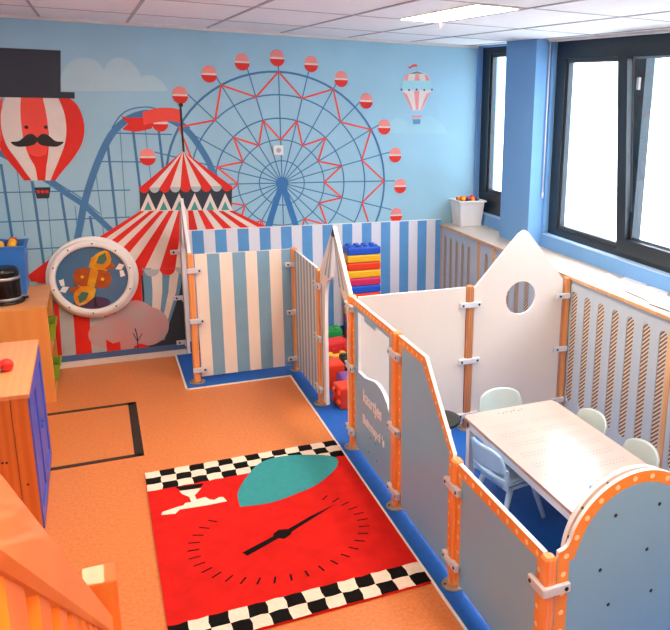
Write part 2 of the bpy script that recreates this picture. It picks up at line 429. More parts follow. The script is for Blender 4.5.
# ferris wheel
WC = Vector((.63, 1.401))
def pol(r, a): return (WC.x+r*math.sin(math.radians(a)), WC.y+r*math.cos(math.radians(a)))
def ring(r, w, mt, k):
    n = 72; o = [pol(r+w/2, 360*i/n) for i in range(n)]; i_ = [pol(r-w/2, 360*i/n) for i in range(n)]
    mu.flat(o, lay(k), mt, [i_])
for r, w in [(.897, .017), (.717, .011), (.53, .011), (.356, .009), (.185, .009)]: ring(r, w, 'mural_blue', 5)
for k in range(24):
    mline([pol(.02, 15*k), pol(1.0, 15*k)], .009, 'mural_blue', 5, True)
    a = 15*k
    mline([pol(.897 if k % 2 == 0 else .717, a), pol(.717 if k % 2 == 0 else .897, a+15)], .014, 'mural_red_soft', 6, True)
    mline([pol(.356 if k % 2 == 0 else .53, a), pol(.53 if k % 2 == 0 else .356, a+15)], .014, 'mural_red_soft', 6, True)
for a, b in [(277, 58), (311, 64), (341, 79), (366, 101), (384, 127), (395, 155), (400, 186), (396, 215), (242, 62), (209, 74), (180, 95), (160, 123), (147.5, 157)]:
    c = Vector(WP(a, b)); R = .057
    mw([(c.x+R*.95*math.cos(t), c.y+.006+R*math.sin(t)*1.05) for t in [PI*i/14 for i in range(15)]], 'mural_pink', 7)
    mw([(c.x+R*math.cos(t), c.y-.008-R*math.sin(t)) for t in [PI*i/14 for i in range(15)]], 'mural_red', 7)
    mw([(c.x-R*.95, c.y-.008), (c.x+R*.95, c.y-.008), (c.x+R*.95, c.y+.006), (c.x-R*.95, c.y+.006)], 'mural_cream', 7)
mw([pol(.052, 15*i) for i in range(24)], 'mural_hub', 7)
for q in ((262, 245), (302, 245)): mline([(282, 183), q], .05, 'mural_hub', 7)
# tent top roof
AP = (183, 151)
ex = [139 + (232-139)*i/9 for i in range(10)]
ey = lambda x: 188-.02*(x-139)
for i in range(9):
    mpx([AP, (ex[i+1], ey(ex[i+1])), (ex[i], ey(ex[i]))], 'mural_red' if i % 2 == 0 else 'mural_cream', 9)
mpx([(139.5, 188), (232, 186), (231.5, 211), (140, 212)], 'mural_dark', 9)
for i in range(9):
    cx = (ex[i]+ex[i+1])/2; w = (ex[i+1]-ex[i])/2
    mpx([(cx+w*math.cos(t), ey(cx)-.4+w*1.05*math.sin(t)) for t in [PI*j/10 for j in range(11)]], 'mural_red' if i % 2 == 0 else 'mural_grey', 10)
for x in (148, 163.5, 179, 194.5, 210, 225):
    mpx([(x, 193), (x+8, 210.5), (x-8, 211)], 'mural_cream', 10)
    mpx([(x, 201), (x+4, 209.8), (x-4, 210)], 'mural_teal', 11)
# lower roof stripes: fan between the drum's base and the eave
for i in range(19):
    f0, f1 = i/19, (i+1)/19
    top = lambda f: (140+(231-140)*f, 211-1.5*f)
    bot = lambda f: (34+(332-34)*f, 264+14*(1-f)-12*f*.5)
    pl = [top(f0), top(f1), bot(f1), bot(f0)]
    mpx(pl, 'mural_red' if i % 2 == 0 else 'mural_cream', 10)
# scalloped eave
for i in range(19):
    a = 34+298*i/19; b = a+298/19; f = (i+.5)/19; cy = 264+14*(1-f)-6*f; w = (b-a)/2
    mpx([((a+b)/2+w*math.cos(t), cy-1+w*.9*math.sin(t)) for t in [PI*j/10 for j in range(11)]], 'mural_red' if i % 2 == 0 else 'mural_grey', 13)
mpx([(50, 259), (44, 263), (28, 275), (31, 281), (50, 282)], 'mural_red', 14)
# tent body: striped side walls
bx_ = [57, 62, 76, 92, 107, 120, 132, 143]
cols = ['mural_red', 'mural_grey', 'mural_red', 'mural_grey', 'mural_red', 'mural_grey', 'mural_red']
for i in range(7): mpx([(bx_[i]-6, 268), (bx_[i+1]-6 if i < 6 else 141, 268), (bx_[i+1]+1, 366), (bx_[i]+1, 366)], cols[i], 11)
mpx([(141, 274), (190, 271), (192, 352), (146, 356)], 'mural_dark', 11)
cur = [('mural_curtain_blue', (142, 151), (144, 151)), ('mural_cream', (151, 162), (151, 158.5)), ('mural_curtain_blue', (162, 170), (158.5, 161.5)), ('mural_cream', (170, 179.5), (161.5, 166)), ('mural_curtain_blue', (179.5, 184), (166, 168.5))]
for m_, (a, b), (c, d) in cur:
    mpx([(a, 268)] + [(b, 268), ((b*.62+d*.38)+1.5, 292), ((b*.3+d*.7)+1, 308), (d, 325), (d-4, 340), (c-4, 340), (c, 325), ((a*.3+c*.7)+1, 308), ((a*.62+c*.38)+1.5, 292)], m_, 12)
for c, r in [((135, 318), 19), ((147, 326), 21), ((118, 330), 18), ((104, 334), 14), ((124, 336), 16)]:
    q = Vector(WP(*c)); mw(circ(q.x, q.y, r*.0078), 'mural_bush', 13 if c[0] % 2 else 14)
mpx([(106, 339), (113, 343), (120, 341), (121, 352), (107, 354)], 'mural_red', 15)
mpx([(134, 346), (140, 343), (148, 345), (152, 351), (135, 353)], 'mural_red', 15)
mline([(138, 348), (137, 335), (135, 328)], .008, 'mural_dark', 15); mline([(137, 340), (133, 333)], .006, 'mural_dark', 15); mline([(137.5, 341), (142, 333)], .006, 'mural_dark', 15)
mw([(XL, .045), (-.2, .045), (-.2, .095), (XL, .095)], 'mural_base', 16)
# flag and pole
def z7(a, b): return (120+a/7, 90+b/7)
mpx([z7(*q) for q in [(5, 182), (60, 196), (120, 192), (155, 190), (225, 205), (235, 240), (220, 270), (160, 284), (110, 292), (60, 285), (15, 275), (55, 237)]], 'mural_red', 11)
mpx([z7(*q) for q in smooth([(158, 155), (220, 135), (290, 124), (370, 126), (432, 142)], 5) + smooth([(436, 235), (390, 222), (330, 215), (260, 226), (165, 243)], 5)], 'mural_red_soft', 12)
mline([z7(423, 120), z7(430, 240), z7(445, 432)], .015, 'mural_black', 13)
q = Vector(WP(180.7, 105)); mw(circ(q.x, q.y, .016), 'mural_black', 13)
# big balloon
def zb(pts): return [z1(*q) for q in pts]
env_r = smooth([(255, 212), (285, 240), (305, 280), (313, 330), (303, 385), (270, 440), (232, 485), (205, 520)], 5)
env_l = smooth([(90, 520), (62, 485), (25, 440), (-8, 385), (-18, 330), (-10, 280), (10, 240), (40, 212)], 5)
mpx(zb(env_r + env_l), 'mural_red', 9)
# seen gores
mpx(zb(smooth([(160, 212), (215, 212), (238, 270), (246, 330), (240, 385), (220, 440), (195, 500), (188, 520)][1:], 5) + smooth([(168, 520), (172, 470), (178, 430), (182, 370), (178, 320), (170, 265), (158, 212)], 5)), 'mural_cream', 10)
mpx(zb(smooth([(20, 212), (5, 265), (6, 330), (25, 390), (60, 440), (95, 490), (118, 520)], 5) + smooth([(140, 520), (130, 470), (108, 430), (88, 370), (78, 300), (76, 250), (78, 212)], 5)), 'mural_cream', 10)
mpx(zb(smooth([(78, 212), (76, 250), (78, 300), (88, 370), (108, 420)], 5) + smooth([(122, 428), (145, 432), (172, 424)], 4) + smooth([(180, 380), (178, 320), (170, 265), (158, 212)], 5)), 'mural_red_soft', 11)
mpx(zb([(-12, 235), (12, 212), (3, 265), (4, 330), (10, 370), (-8, 385), (-18, 330)]), 'mural_red_soft', 11)
for a in (98, 170):
    q = Vector(WP(*z1(a, 323))); mw(circ(q.x, q.y, .013, 14), 'mural_black', 12)
ms = smooth([(138, 362), (120, 348), (98, 352), (70, 374), (40, 378), (62, 394), (95, 394), (125, 388), (138, 376)], 5)
mpx(zb(ms), 'mural_black', 12)
mpx(zb([(276-a, b) for a, b in ms]), 'mural_black', 12)
mline([z1(122, 518), z1(130, 548)], .005, 'mural_blue_thin', 9); mline([z1(182, 518), z1(186, 548)], .005, 'mural_blue_thin', 9)
mpx(zb([(127, 546), (188, 545), (182, 586), (137, 587)]), 'mural_dark', 10)
for a in (142, 158, 174):
    q = Vector(WP(*z1(a, 562))); mw(circ(q.x, q.y, .012, 12), 'mural_red', 11)
# top hat
mpx([(-30, 46.3), (60.7, 50.5), (60.7, 91.8), (74.6, 92.3), (74.8, 98.5), (-30, 96.5)], 'mural_dark', 13)
# small balloon, window light put into its paler tints
def zs(a, b): return (390+a/8.4, 55+b/8.4)
def zps(pts): return [zs(*q) for q in pts]
mpx(zps(smooth([(100, 290), (102, 240), (118, 190), (155, 152), (225, 138), (295, 152), (330, 190), (345, 240), (345, 290)], 4)), 'mural_cream', 5)
mpx(zps([(105, 295), (345, 295), (325, 340), (265, 465), (185, 465), (125, 350)]), 'mural_cream', 5)
for poly, mt_ in [([(112, 215), (135, 170), (160, 155), (145, 215)], 'mural_pale_red'), ([(205, 215), (212, 152), (240, 152), (248, 215)], 'mural_pale_red'), ([(300, 215), (285, 158), (312, 172), (335, 215)], 'mural_pale_red'),
                  ([(100, 295), (102, 215), (345, 215), (345, 295)], 'mural_pale_teal'), ([(155, 155), (225, 138), (295, 155), (225, 160)], 'mural_teal'),
                  ([(200, 300), (245, 300), (235, 460), (215, 460)], 'mural_pale_red'), ([(105, 310), (140, 325), (192, 455), (182, 460)], 'mural_pale_red'), ([(340, 310), (305, 325), (255, 455), (262, 460)], 'mural_pale_red'),
                  ([(180, 508), (265, 508), (260, 526), (186, 526)], 'mural_pale_red'), ([(188, 540), (256, 540), (250, 580), (194, 580)], 'mural_curtain_blue'),
                  ([(140, 92), (165, 100), (190, 78), (225, 80), (225, 98), (190, 100), (165, 115)], 'mural_red_soft')]:
    mpx(zps(poly), mt_, 6)
mline(zps([(225, 82), (225, 140)]), .005, 'mural_grey', 5)
for i in range(5):
    a = 92+64*i
    q = Vector(WP(*zs(a+2, 290+(4 if i % 2 else 0)))); mw(circ(q.x, q.y, .010, 10), 'mural_base', 7)
tag(mu.build('wall_mural', recalc=False), 'painted fairground mural with ferris wheel, tent and balloons covering the back wall', 'mural')

# socket
q = un(278, 150, 'y', 0)
r = empty('wall_socket', (q.x, -.02, q.z-.045), 'small white power socket on the mural above the wheel hub', 'socket')
MB().rbox(q.x-.04, q.x+.04, -.026, -.012, q.z-.04, q.z+.04, 'white_plastic', .006).build('faceplate', r)
MB().tube((q.x, -.027, q.z), (q.x, -.024, q.z), .02, 'grey_plastic').build('socket_insert', r)

# ------------------------------------------------------------------ striped dado panel on the back wall
X0, X1 = -.195, 2.075
mb = MB().box(X0, X1, -.03, -.012, .02, 1.04, 'white_edge')
mb.box(-.195, 2.075, -.032, -.03, .06, 1.036, 'stripe_white_wall')
k = 0; x = -.106
while x < 2.07:
    mb.box(x, min(x+.0885, 2.074), -.034, -.032, .06, 1.036, 'stripe_blue_wall'); x += .177
mb.box(-.195, 2.075, -.036, -.03, .02, .11, 'dado_base')
origin(tag(mb.build('striped_wall_panel'), 'low blue and white striped panel along the back wall below the ferris wheel', 'wall panel'))

# ------------------------------------------------------------------ porthole
pc = Vector((-.84, 0, .712))
r = empty('porthole_mirror', (pc.x, -.02, pc.z-.32), 'round white porthole with a blue and orange picture mounted on the mural', 'porthole')
MB().lathe([(0, .02), (.315, .02), (.318, .03), (.318, .05), (.31, .056), (0, .056)], (pc.x+.005, 0, pc.z), 'white_edge', 56, axis='y').build('back_plate', r)
MB().lathe([(.245, .056), (.292, .056), (.296, .066), (.296, .082), (.288, .092), (.258, .094), (.246, .086), (.245, .056)], (pc.x, 0, pc.z), 'white_edge', 56, axis='y').build('ring', r)
pm = MB()
L = lambda k: (lambda u, w: Vector((pc.x+u, -.064-.0006*k, pc.z+w)))
pm.flat(circ(0, 0, .247, 48), L(0), 'port_blue')
pm.flat([(-.10+.13*math.cos(t)*1+.08, -.2+.05*math.sin(t)) for t in [2*PI*i/20 for i in range(20)]], L(1), 'port_purple')
def rot2(pts, a):
    c, s = 1.18*math.cos(a)*.98, 1.18*math.sin(a)*.98; return [(u*c-w*s, u*s+w*c) for u, w in pts]
for s_ in (0, PI):
    a = math.radians(-28)+s_
    pm.flat(rot2([(.01, .045), (.055, .07), (.062, .12), (.05, .165), (.02, .20), (-.005, .205), (-.035, .175), (-.06, .12), (-.05, .06)], a), L(2), 'port_yellow')
    pm.flat(rot2([(-.02, .10), (.02, .11), (.03, .15), (0, .19), (-.025, .15)], a), L(3), 'port_green')
    pm.flat(rot2([(.04, .08), (.085, .10), (.09, .13), (.06, .14)], a), L(3), 'port_brown')
    pm.flat(rot2([(.10, .11), (.135, .12), (.14, .16), (.105, .155)], a), L(2), 'white_plastic')
    pm.flat(rot2([(.165, -.025), (.195, -.02), (.19, .02), (.168, .02)], a+.6), L(2), 'white_plastic')
    pm.flat(rot2([(.05, .02), (.17, .11), (.173, .117), (.048, .03)], a+1.5), L(1), 'port_green')
    pm.flat(rot2([(.02, .06), (.14, .14), (.142, .146), (.018, .066)], a+.9), L(1), 'port_green')
pm.flat(rot2([(-.10, -.05), (-.05, -.065), (.0, -.05), (.05, -.065), (.10, -.05), (.115, 0), (.10, .05), (.05, .065), (0, .05), (-.05, .065), (-.10, .05), (-.115, 0)], math.radians(-12)), L(4), 'port_brown')
pm.flat(rot2([(-.025, -.05), (.02, -.06), (.028, .05), (-.02, .06)], math.radians(-12)), L(5), 'port_yellow')
for u in (-.06, .06):
    q = rot2([(u, 0)], math.radians(-12))[0]; pm.flat(circ(q[0], q[1], .012, 12), L(5), 'yellow')
pm.build('picture', r, recalc=False)
for i in range(10):
    a = 2*PI*i/10+.25
    q = Vector((pc.x+.272*math.cos(a), -.095, pc.z+.272*math.sin(a)))
    MB().tube(q, q+Vector((0, .012, 0)), .006, 'bolt', n=8).build('screw', r)

# ------------------------------------------------------------------ blue play mat
mb = MB().prism([(-.281, -.0375), (-.281, -.829), (.475, -.829), (.475, -5.3), (2.075, -5.3), (2.075, -.0375)], lambda u, w, d: Vector((u, w, .0078-d)), .0078, 'mat_blue', 'mat_blue', 'mat_blue')
rt = empty('play_mat', (.9, -2.6, 0), 'blue vinyl play mat under the playpen panels', 'mat')
mb.build('mat_surface', rt)
e = MB()
for a, b in (((-.286, -.0375), (-.286, -.834)), ((-.286, -.834), (.472, -.834)), ((.472, -.834), (.472, -5.3))):
    e.box(min(a[0], b[0])-.008, max(a[0], b[0])+.005, min(a[1], b[1])-.008, max(a[1], b[1])+.005, 0, .0078, 'white_edge')
e.build('edge_strip', rt)

# ------------------------------------------------------------------ posts with clamps
XP = .549
def post(x, y, h, matn, label, clamps, group='playpen posts'):
    """clamps: list of (z, [directions]); direction vectors the clamp arms reach to"""
    r = empty('playpen_post', (x, y, .008), label, 'post', group)
    w = .024; c = .009
    prof = [(-w, -w+c), (-w+c, -w), (w-c, -w), (w, -w+c), (w, w-c), (w-c, w), (-w+c, w), (-w, w-c)]
    mb = MB(); vs = []
    for z, k in ((.014, 1), (h-.008, 1), (h, .7)): vs += [(x+u*k, y+v*k, z) for u, v in prof]
    mb.add(vs, [(j*8+i, j*8+(i+1) % 8, (j+1)*8+(i+1) % 8, (j+1)*8+i) for j in range(2) for i in range(8)] + [list(range(16, 24))], matn)
    mb.build('post_shaft', r)
    bp = MB().lathe([(0, .008), (.056, .008), (.056, .013), (.05, .016), (.026, .017), (.0, .017)], (x, y, 0), 'plate', 28).build('base_plate', r)
    for i in range(3):
        a = 2*PI*i/3+.9; MB().tube((x+.042*math.cos(a), y+.042*math.sin(a), .014), (x+.042*math.cos(a), y+.042*math.sin(a), .019), .006, 'bolt', n=8).build('screw', bp)
    for z, side, arms in clamps:
        # side: unit vector of the face the clamp sits on; arms: list of unit vectors
        s_ = Vector(side); mbk = MB(); bolts = []
        straight = len(arms) == 2 and Vector(arms[0]).dot(Vector(arms[1])) < -.5
        if straight:
            c = Vector((x, y, z))+s_*.020; e_ = Vector((abs(arms[0][0]), abs(arms[0][1]), 0))*.075+Vector((abs(s_.x), abs(s_.y), 0))*.011
            mbk.rbox(c.x-e_.x, c.x+e_.x, c.y-e_.y, c.y+e_.y, z-.018, z+.018, 'clamp', .005)
            for a in arms: bolts.append((Vector((x, y, z))+s_*.031+Vector(a)*.056, s_))
        for a in (() if straight else arms):
            a = Vector(a); n_ = s_ if abs(s_.dot(a)) < .5 else (Vector((-1, 0, 0)) if abs(a.y) > .5 else Vector((0, -1, 0)))
            c0 = Vector((x, y, z)) + n_*.030; c1 = c0 + a*.075
            if len(arms) == 2 and abs(Vector(arms[0]).dot(Vector(arms[1]))) < .5: c0 = c0 - a*.036
            else: c0 = c0 - a*.028
            lo = Vector((min(c0.x, c1.x), min(c0.y, c1.y), z)); hi = Vector((max(c0.x, c1.x), max(c0.y, c1.y), z))
            ex_ = Vector((abs(n_.x), abs(n_.y), 0))*.009
            mbk.rbox(lo.x-ex_.x, hi.x+ex_.x, lo.y-ex_.y, hi.y+ex_.y, z-.018, z+.018, 'clamp', .005)
            bolts.append((Vector((x, y, z))+n_*.040+a*.056, n_))
        ck = mbk.build('clamp', r)
        for b0, n_ in bolts: MB().tube(b0-n_*.004, b0+n_*.002, .008, 'bolt', n=10).build('bolt', ck)
    return r
nx, ny, px_, py_ = (-1, 0, 0), (0, -1, 0), (1, 0, 0), (0, 1, 0)
Z3 = (.87, .49, .11); YH0 = -2.235
YP = [-.719, -1.468, -2.211, -2.985, -3.731, -4.502]
post(-.199, YP[0], .995, 'post_wood', 'wooden playpen post at the left end of the striped panel', [(z, ny, [px_]) for z in Z3])
post(XP, YP[0], .995, 'post_wood', 'wooden playpen post at the corner between the two striped panels', [(z, ny, [nx]) for z in Z3])
post(XP, YP[1], .995, 'post_wood', 'wooden playpen post at the left side of the pointed tent arch', [(z, nx, [py_, ny]) for z in (.88, .505, .13)])
post(XP, YP[2], .995, 'post_orange', 'orange playpen post between the tent arch and the ticket window panel', [(z, nx, [py_, ny]) for z in (.925, .545, .13)])
post(XP, YP[3], .995, 'post_orange', 'orange playpen post between the ticket window and the sloping panel', [(z, nx, [py_, ny]) for z in (.875, .46, .10)])
post(XP, YP[4], .635, 'post_orange', 'short orange playpen post where the sloping panel meets the low panel', [(z, nx, [py_, ny]) for z in (.505, .135)])
post(XP, YP[5], .625, 'post_orange', 'short orange corner post of the playpen nearest the camera', [(z, nx, [py_, px_]) for z in (.50, .115)])
post(1.317, -2.235, .995, 'post_brown', 'brown wooden post between the plain cream panel and the house-shaped panel', [(z, ny, [nx, px_]) for z in Z3])
r9 = empty('wall_post', (2.052, YH0, 0), 'thin wooden post joining the house-shaped panel to the radiator cover', 'post')
MB().rbox(2.036, 2.070, YH0-.022, YH0+.022, .009, .99, 'post_wood', .005).build('post_shaft', r9)
for z in Z3:
    ck = MB().rbox(1.955, 2.066, YH0-.040, YH0-.0225, z-.018, z+.018, 'clamp', .005).build('clamp', r9)
    MB().tube((1.985, YH0-.043, z), (1.985, YH0-.038, z), .008, 'bolt', n=10).build('bolt', ck)
post(1.277, YP[5], .625, 'post_orange', 'short orange post at the far side of the round-topped panel', [(.50, ny, [nx]), (.115, ny, [nx])])

# ------------------------------------------------------------------ playpen panels
TH = .018
def yz(x0): return lambda u, w, d: Vector((x0+d, u, w))      # panel running along y, front faces -x
def xz(y0): return lambda u, w, d: Vector((u, y0+d, w))      # panel running along x, front faces -y
# A: striped panel along x
mb = MB(); mp = xz(YP[0]-.004)
xa, xb = -.166, .520
mb.prism([(xa, .047), (xb, .047), (xb, .985), (xa, .985)], mp, TH, 'stripe_cream', 'stripe_cream', 'white_edge')
for a, b in ((-.083, .004), (.095, .188), (.272, .363), (.453, xb)):
    mb.flat([(a, .048), (b, .048), (b, .984), (a, .984)], lambda u, w: mp(u, w, -.0008), 'stripe_blue')
origin(tag(mb.build('play_divider'), 'blue and cream striped playpen panel facing the rug, left end of the playpen', 'playpen panel', 'playpen panels'))
# B: striped along y
mb = MB(); mp2 = yz(XP-.006)
ya, yb = YP[1]+.03, YP[0]-.045
mb.prism([(ya, .047), (yb, .047), (yb, .985), (ya, .985)], mp2, TH, 'stripe_cream', 'stripe_cream', 'white_edge')
n = 15
for i in range(0, n, 2):
    a = yb-(yb-ya)*i/n; b = yb-(yb-ya)*(i+1)/n
    mb.flat([(a, .048), (b, .048), (b, .984), (a, .984)], lambda u, w: mp2(u, w, -.0008), 'stripe_blue')
origin(tag(mb.build('play_divider'), 'narrow-striped blue and white playpen panel between the corner post and the tent arch', 'playpen panel', 'playpen panels'))
# tent arch
def tent_arch(x0, y_hi, y_lo, label):
    """pointed arch panel from y_hi (far) to y_lo (near)"""
    W = y_hi-y_lo
    Y = lambda t: y_hi-t*W
    mpp = yz(x0-.006)
    outline = [(Y(.04), .05), (Y(.04), .99), (Y(.498), 1.345), (Y(.96), .985), (Y(.96), .05), (Y(.865), .05)]
    inner = smooth([(Y(.872), .60), (Y(.868), .82), (Y(.845), .90), (Y(.74), .945), (Y(.64), 1.03), (Y(.56), 1.15), (Y(.50), 1.27), (Y(.46), 1.17), (Y(.42), 1.05), (Y(.385), .985), (Y(.29), .955), (Y(.235), .90), (Y(.20), .80), (Y(.185), .60)], 4)
    outline += inner + [(Y(.185), .05)]
    mb = MB().prism(outline, mpp, TH+.004, 'stripe_cream', 'stripe_cream', 'white_edge')
    d1 = lambda u, w: mpp(u, w, -.0008)
    d2 = lambda u, w: mpp(u, w, -.0016)
    # blue curtain folds fanning from the tip, legs tinted
    for t0, t1, s0, s1 in ((.30, .36, .475, .482), (.20, .25, .463, .472), (.09, .14, .46, .466), (.66, .71, .520, .526), (.77, .82, .53, .538), (.88, .93, .54, .548)):
        mb.flat([(Y(s0), 1.29), (Y(s1), 1.29), (Y(t1), .985 if abs(t1-.5) < .4 else .93), (Y(t0), .985 if abs(t0-.5) < .4 else .93)], d1, 'stripe_blue')
    mb.flat([(Y(.498), 1.342), (Y(.55), 1.285), (Y(.50), 1.278), (Y(.445), 1.285)], d2, 'mural_dark')
    mb.flat([(Y(.065), .06), (Y(.105), .06), (Y(.105), .90), (Y(.065), .90)], d1, 'stripe_blue')
    mb.flat([(Y(.905), .06), (Y(.94), .06), (Y(.94), .88), (Y(.905), .88)], d1, 'stripe_blue')
    return origin(tag(mb.build('tent_arch_panel'), label, 'playpen panel'))
tent_arch(XP, YP[1], YP[2], 'pointed tent-shaped doorway panel in front of the soft bricks')
tent_arch(-.199, -.04, YP[0]+.025, 'pointed tent-shaped panel seen edge-on between the mural and the striped panel')
# its wall brackets
for z in Z3:
    r = MB().rbox(-.275, -.20, -.036, -.020, z-.018, z+.018, 'clamp', .005).rbox(-.215, -.205, -.09, -.036, z-.018, z+.018, 'clamp', .004)
    r.tube((-.25, -.040, z), (-.25, -.03, z), .008, 'bolt', n=10)
    zz = {.87: 'upper', .49: 'middle', .11: 'lower'}[z]
    origin(tag(r.build('wall_bracket'), zz + ' grey bracket fixing the edge-on tent panel to the mural wall', 'bracket', 'wall brackets'))

def dots(mb, mpp, path, step=.06, r=.010, d=-.0024, start=.03):
    """cream dots along a polyline"""
    acc = start
    for a, b in zip(path[:-1], path[1:]):
        a, b = Vector(a), Vector(b); Ln = (b-a).length; t = acc
        while t < Ln:
            q = a+(b-a)*(t/Ln); mb.flat(circ(q.x, q.y, r, 10), lambda u, w: mpp(u, w, d), 'dot'); t += step
        acc = t-Ln
mpE = yz(XP-.006)
# ticket window panel
ya, yb = YP[3]+.03, YP[2]-.03
def U(a, b):
    q = un(a, b, 'x', XP-.006); return (q.y, q.z)
hole = [U(*q) for q in [(358.6, 312), (369.5, 321.5), (370.5, 327.5), (380, 335), (381, 331), (391, 339)]]
y_l, y_r = yb-.10, ya+.08
hole = [(y_l, .925), (-2.455, .925), (-2.465, .90), (-2.65, .90), (-2.66, .925), (y_r, .925), (y_r, .50)] + smooth([(y_r+.035, .545), (y_r+.11, .585), (y_r+.22, .598), (y_r+.33, .575), (y_r+.42, .555)], 5) + [(y_l, .555)]
mb = MB()
out = [(yb, .047), (ya, .047), (ya, .985), (yb, .985)]
mb.prism(out, mpE, TH, 'orange', 'cream_board', 'white_edge', [hole])
inn = [(yb-.035, .05), (ya+.05, .05), (ya+.05, .945), (yb-.035, .945)]
def grow(poly, d):
    c = Vector((sum(p[0] for p in poly)/len(poly), sum(p[1] for p in poly)/len(poly)))
    return poly
mb.flat(inn, lambda u, w: mpE(u, w, -.0008), 'panel_grey', [hole])
dots(mb, mpE, [(yb-.018, .10), (yb-.018, .965), (ya+.022, .965), (ya+.022, .08)], .055, .009)
for a, b in [(371, 438), (376, 444), (369, 452), (377, 461)]:
    u, w = U(a, b); mb.flat(circ(u, w, .007, 10), lambda uu, ww: mpE(uu, ww, -.002), 'bolt')
tp = empty('ticket_window_panel', (XP, (ya+yb)/2, .047), 'grey-blue playpen panel with ticket window and white lettering, orange dotted border', 'playpen panel')
mb.build('board', tp)
def lettering(txt, size, at, parent, mt='white_edge'):
    cu = bpy.data.curves.new('lettering', 'FONT'); cu.body = txt; cu.size = size; cu.extrude = .0008; cu.offset = .0022
    t = bpy.data.objects.new('tmp', cu); COL.objects.link(t)
    bpy.context.view_layer.update()
    me = bpy.data.meshes.new_from_object(t.evaluated_get(bpy.context.evaluated_depsgraph_get()))
    bpy.data.objects.remove(t)
    off = wloc(parent)
    R = Matrix(((0, 0, -1), (-1, 0, 0), (0, 1, 0)))
    for v in me.vertices: v.co = R @ v.co + Vector(at) - off
    me.materials.clear(); me.materials.append(M(mt))
    o = bpy.data.objects.new('lettering', me); COL.objects.link(o); o.parent = parent; return o
lettering('kaartjes', .104, (XP-.0085, -2.435, .408), tp)
lettering("Buitenspel 's", .076, (XP-.0085, -2.425, .268), tp)
# sloping panel
ya, yb = YP[4]+.03, YP[3]-.03
out = [(yb, .047), (ya, .047), (ya, .645), (-3.365, .985), (yb, .985)]
mb = MB().prism(out, mpE, TH, 'orange', 'cream_board', 'white_edge')
mb.flat([(yb-.05, .05), (ya+.04, .05), (ya+.04, .635), (-3.335, .94), (yb-.05, .94)], lambda u, w: mpE(u, w, -.0008), 'panel_grey')
dots(mb, mpE, [(yb-.025, .08), (yb-.025, .962), (-3.352, .962), (ya+.022, .64), (ya+.022, .08)], .06, .009)
origin(tag(mb.build('play_divider'), 'grey-blue panel with a steeply sloping top and orange dotted border', 'playpen panel', 'playpen panels'))
# low panel
ya, yb = YP[5]+.03, YP[4]-.03
mb = MB().prism([(yb, .047), (ya, .047), (ya, .622), (yb, .625)], mpE, TH, 'orange', 'cream_board', 'white_edge')
mb.flat([(yb-.035, .05), (ya+.035, .05), (ya+.035, .575), (yb-.035, .575)], lambda u, w: mpE(u, w, -.0008), 'panel_grey')
dots(mb, mpE, [(yb-.018, .10), (yb-.018, .598), (ya+.018, .598), (ya+.018, .10)], .075, .011)
origin(tag(mb.build('play_divider'), 'low grey-blue panel with straight top and orange dots, nearest the rug', 'playpen panel', 'playpen panels'))
# round-topped double panel
cx = .91
half = [(.578, .640), (.600, .645), (.614, .655), (.626, .678)] + arc(cx, .578, .304, 154, 90, 18)
out = [(.578, .047)] + half + [(2*cx-u, w) for u, w in half[::-1]][1:] + [(2*cx-.578, .047)]
mpF = xz(YP[5]-.019)
rd = empty('round_top_panel', (cx, YP[5], .03), 'grey-blue panel with a rounded top and orange dotted rim at the near corner', 'playpen panel')
mb = MB().prism(out, mpF, TH, 'orange', 'cream_board', 'white_edge')
def inset(d):
    h = [(.578+d, .640-d), (.595+d, .642-d)] + arc(cx, .578, .304-d, 158, 90, 18)
    return [(.578+d, .05)] + h + [(2*cx-u, w) for u, w in h[::-1]][1:] + [(2*cx-.578-d, .05)]
mb.flat(inset(.045), lambda u, w: mpF(u, w, -.0008), 'panel_grey')
dots(mb, mpF, inset(.022), .078, .011, -.002, .03)
for a, b in [(cx-.10, .73), (cx+.10, .73), (cx-.15, .52), (cx+.06, .55), (cx-.1, .36), (cx+.1, .36)]:
    mb.flat(circ(a, b, .008, 12), lambda u, w: mpF(u, w, -.002), 'bolt')
mb.build('front_board', rd)
mpB = xz(YP[5]+.052)
rb = arc(.93, .572, .285, 180, 0, 36)
MB().prism([(.645, .047)] + rb + [(1.215, .047)], mpB, .022, 'cream_board', 'cream_board', 'white_edge').build('rear_board', rd)
rim = MB(); pts = arc(.92, .572, .262, 180, 0, 36)
n_ = len(pts); vs = [mpF(u, w, TH) for u, w in pts] + [mpB(u, w, 0) for u, w in pts]
rim.add(vs, [(i, i+1, n_+i+1, n_+i) for i in range(n_-1)], 'rim_brown')
rim.build('inner_rim', rd, recalc=False)
for a in (165, 140, 112, 80):
    q = arc(.92, .572, .268, a, a+1, 1)[0]
    MB().tube(mpF(q[0], q[1], TH), mpB(q[0], q[1], 0), .006, 'bolt', n=10).build('spacer_bolt', rd)
# plain cream panel and house panel (along x behind the ticket window)
YH = -2.235
mpH = xz(YH-.007)
mb = MB().prism([(.58, .047), (1.288, .047), (1.288, .985), (.58, .985)], mpH, TH, 'cream_board', 'cream_board', 'white_edge')
origin(tag(mb.build('play_divider'), 'plain cream playpen panel between the ticket window and the house-shaped panel', 'playpen panel', 'playpen panels'))
hx = 1.695
out = [(1.348, .047), (2.015, .047), (2.015, .985)] + smooth([(1.735, 1.312), (1.70, 1.335), (1.655, 1.312)], 3) + [(1.348, .975)]
mb = MB().prism(out, mpH, TH, 'cream_board', 'cream_board', 'white_edge', [circ(1.693, .880, .113, 36)])
origin(tag(mb.build('house_panel'), 'cream house-shaped panel with pointed top and round peephole', 'playpen panel'))

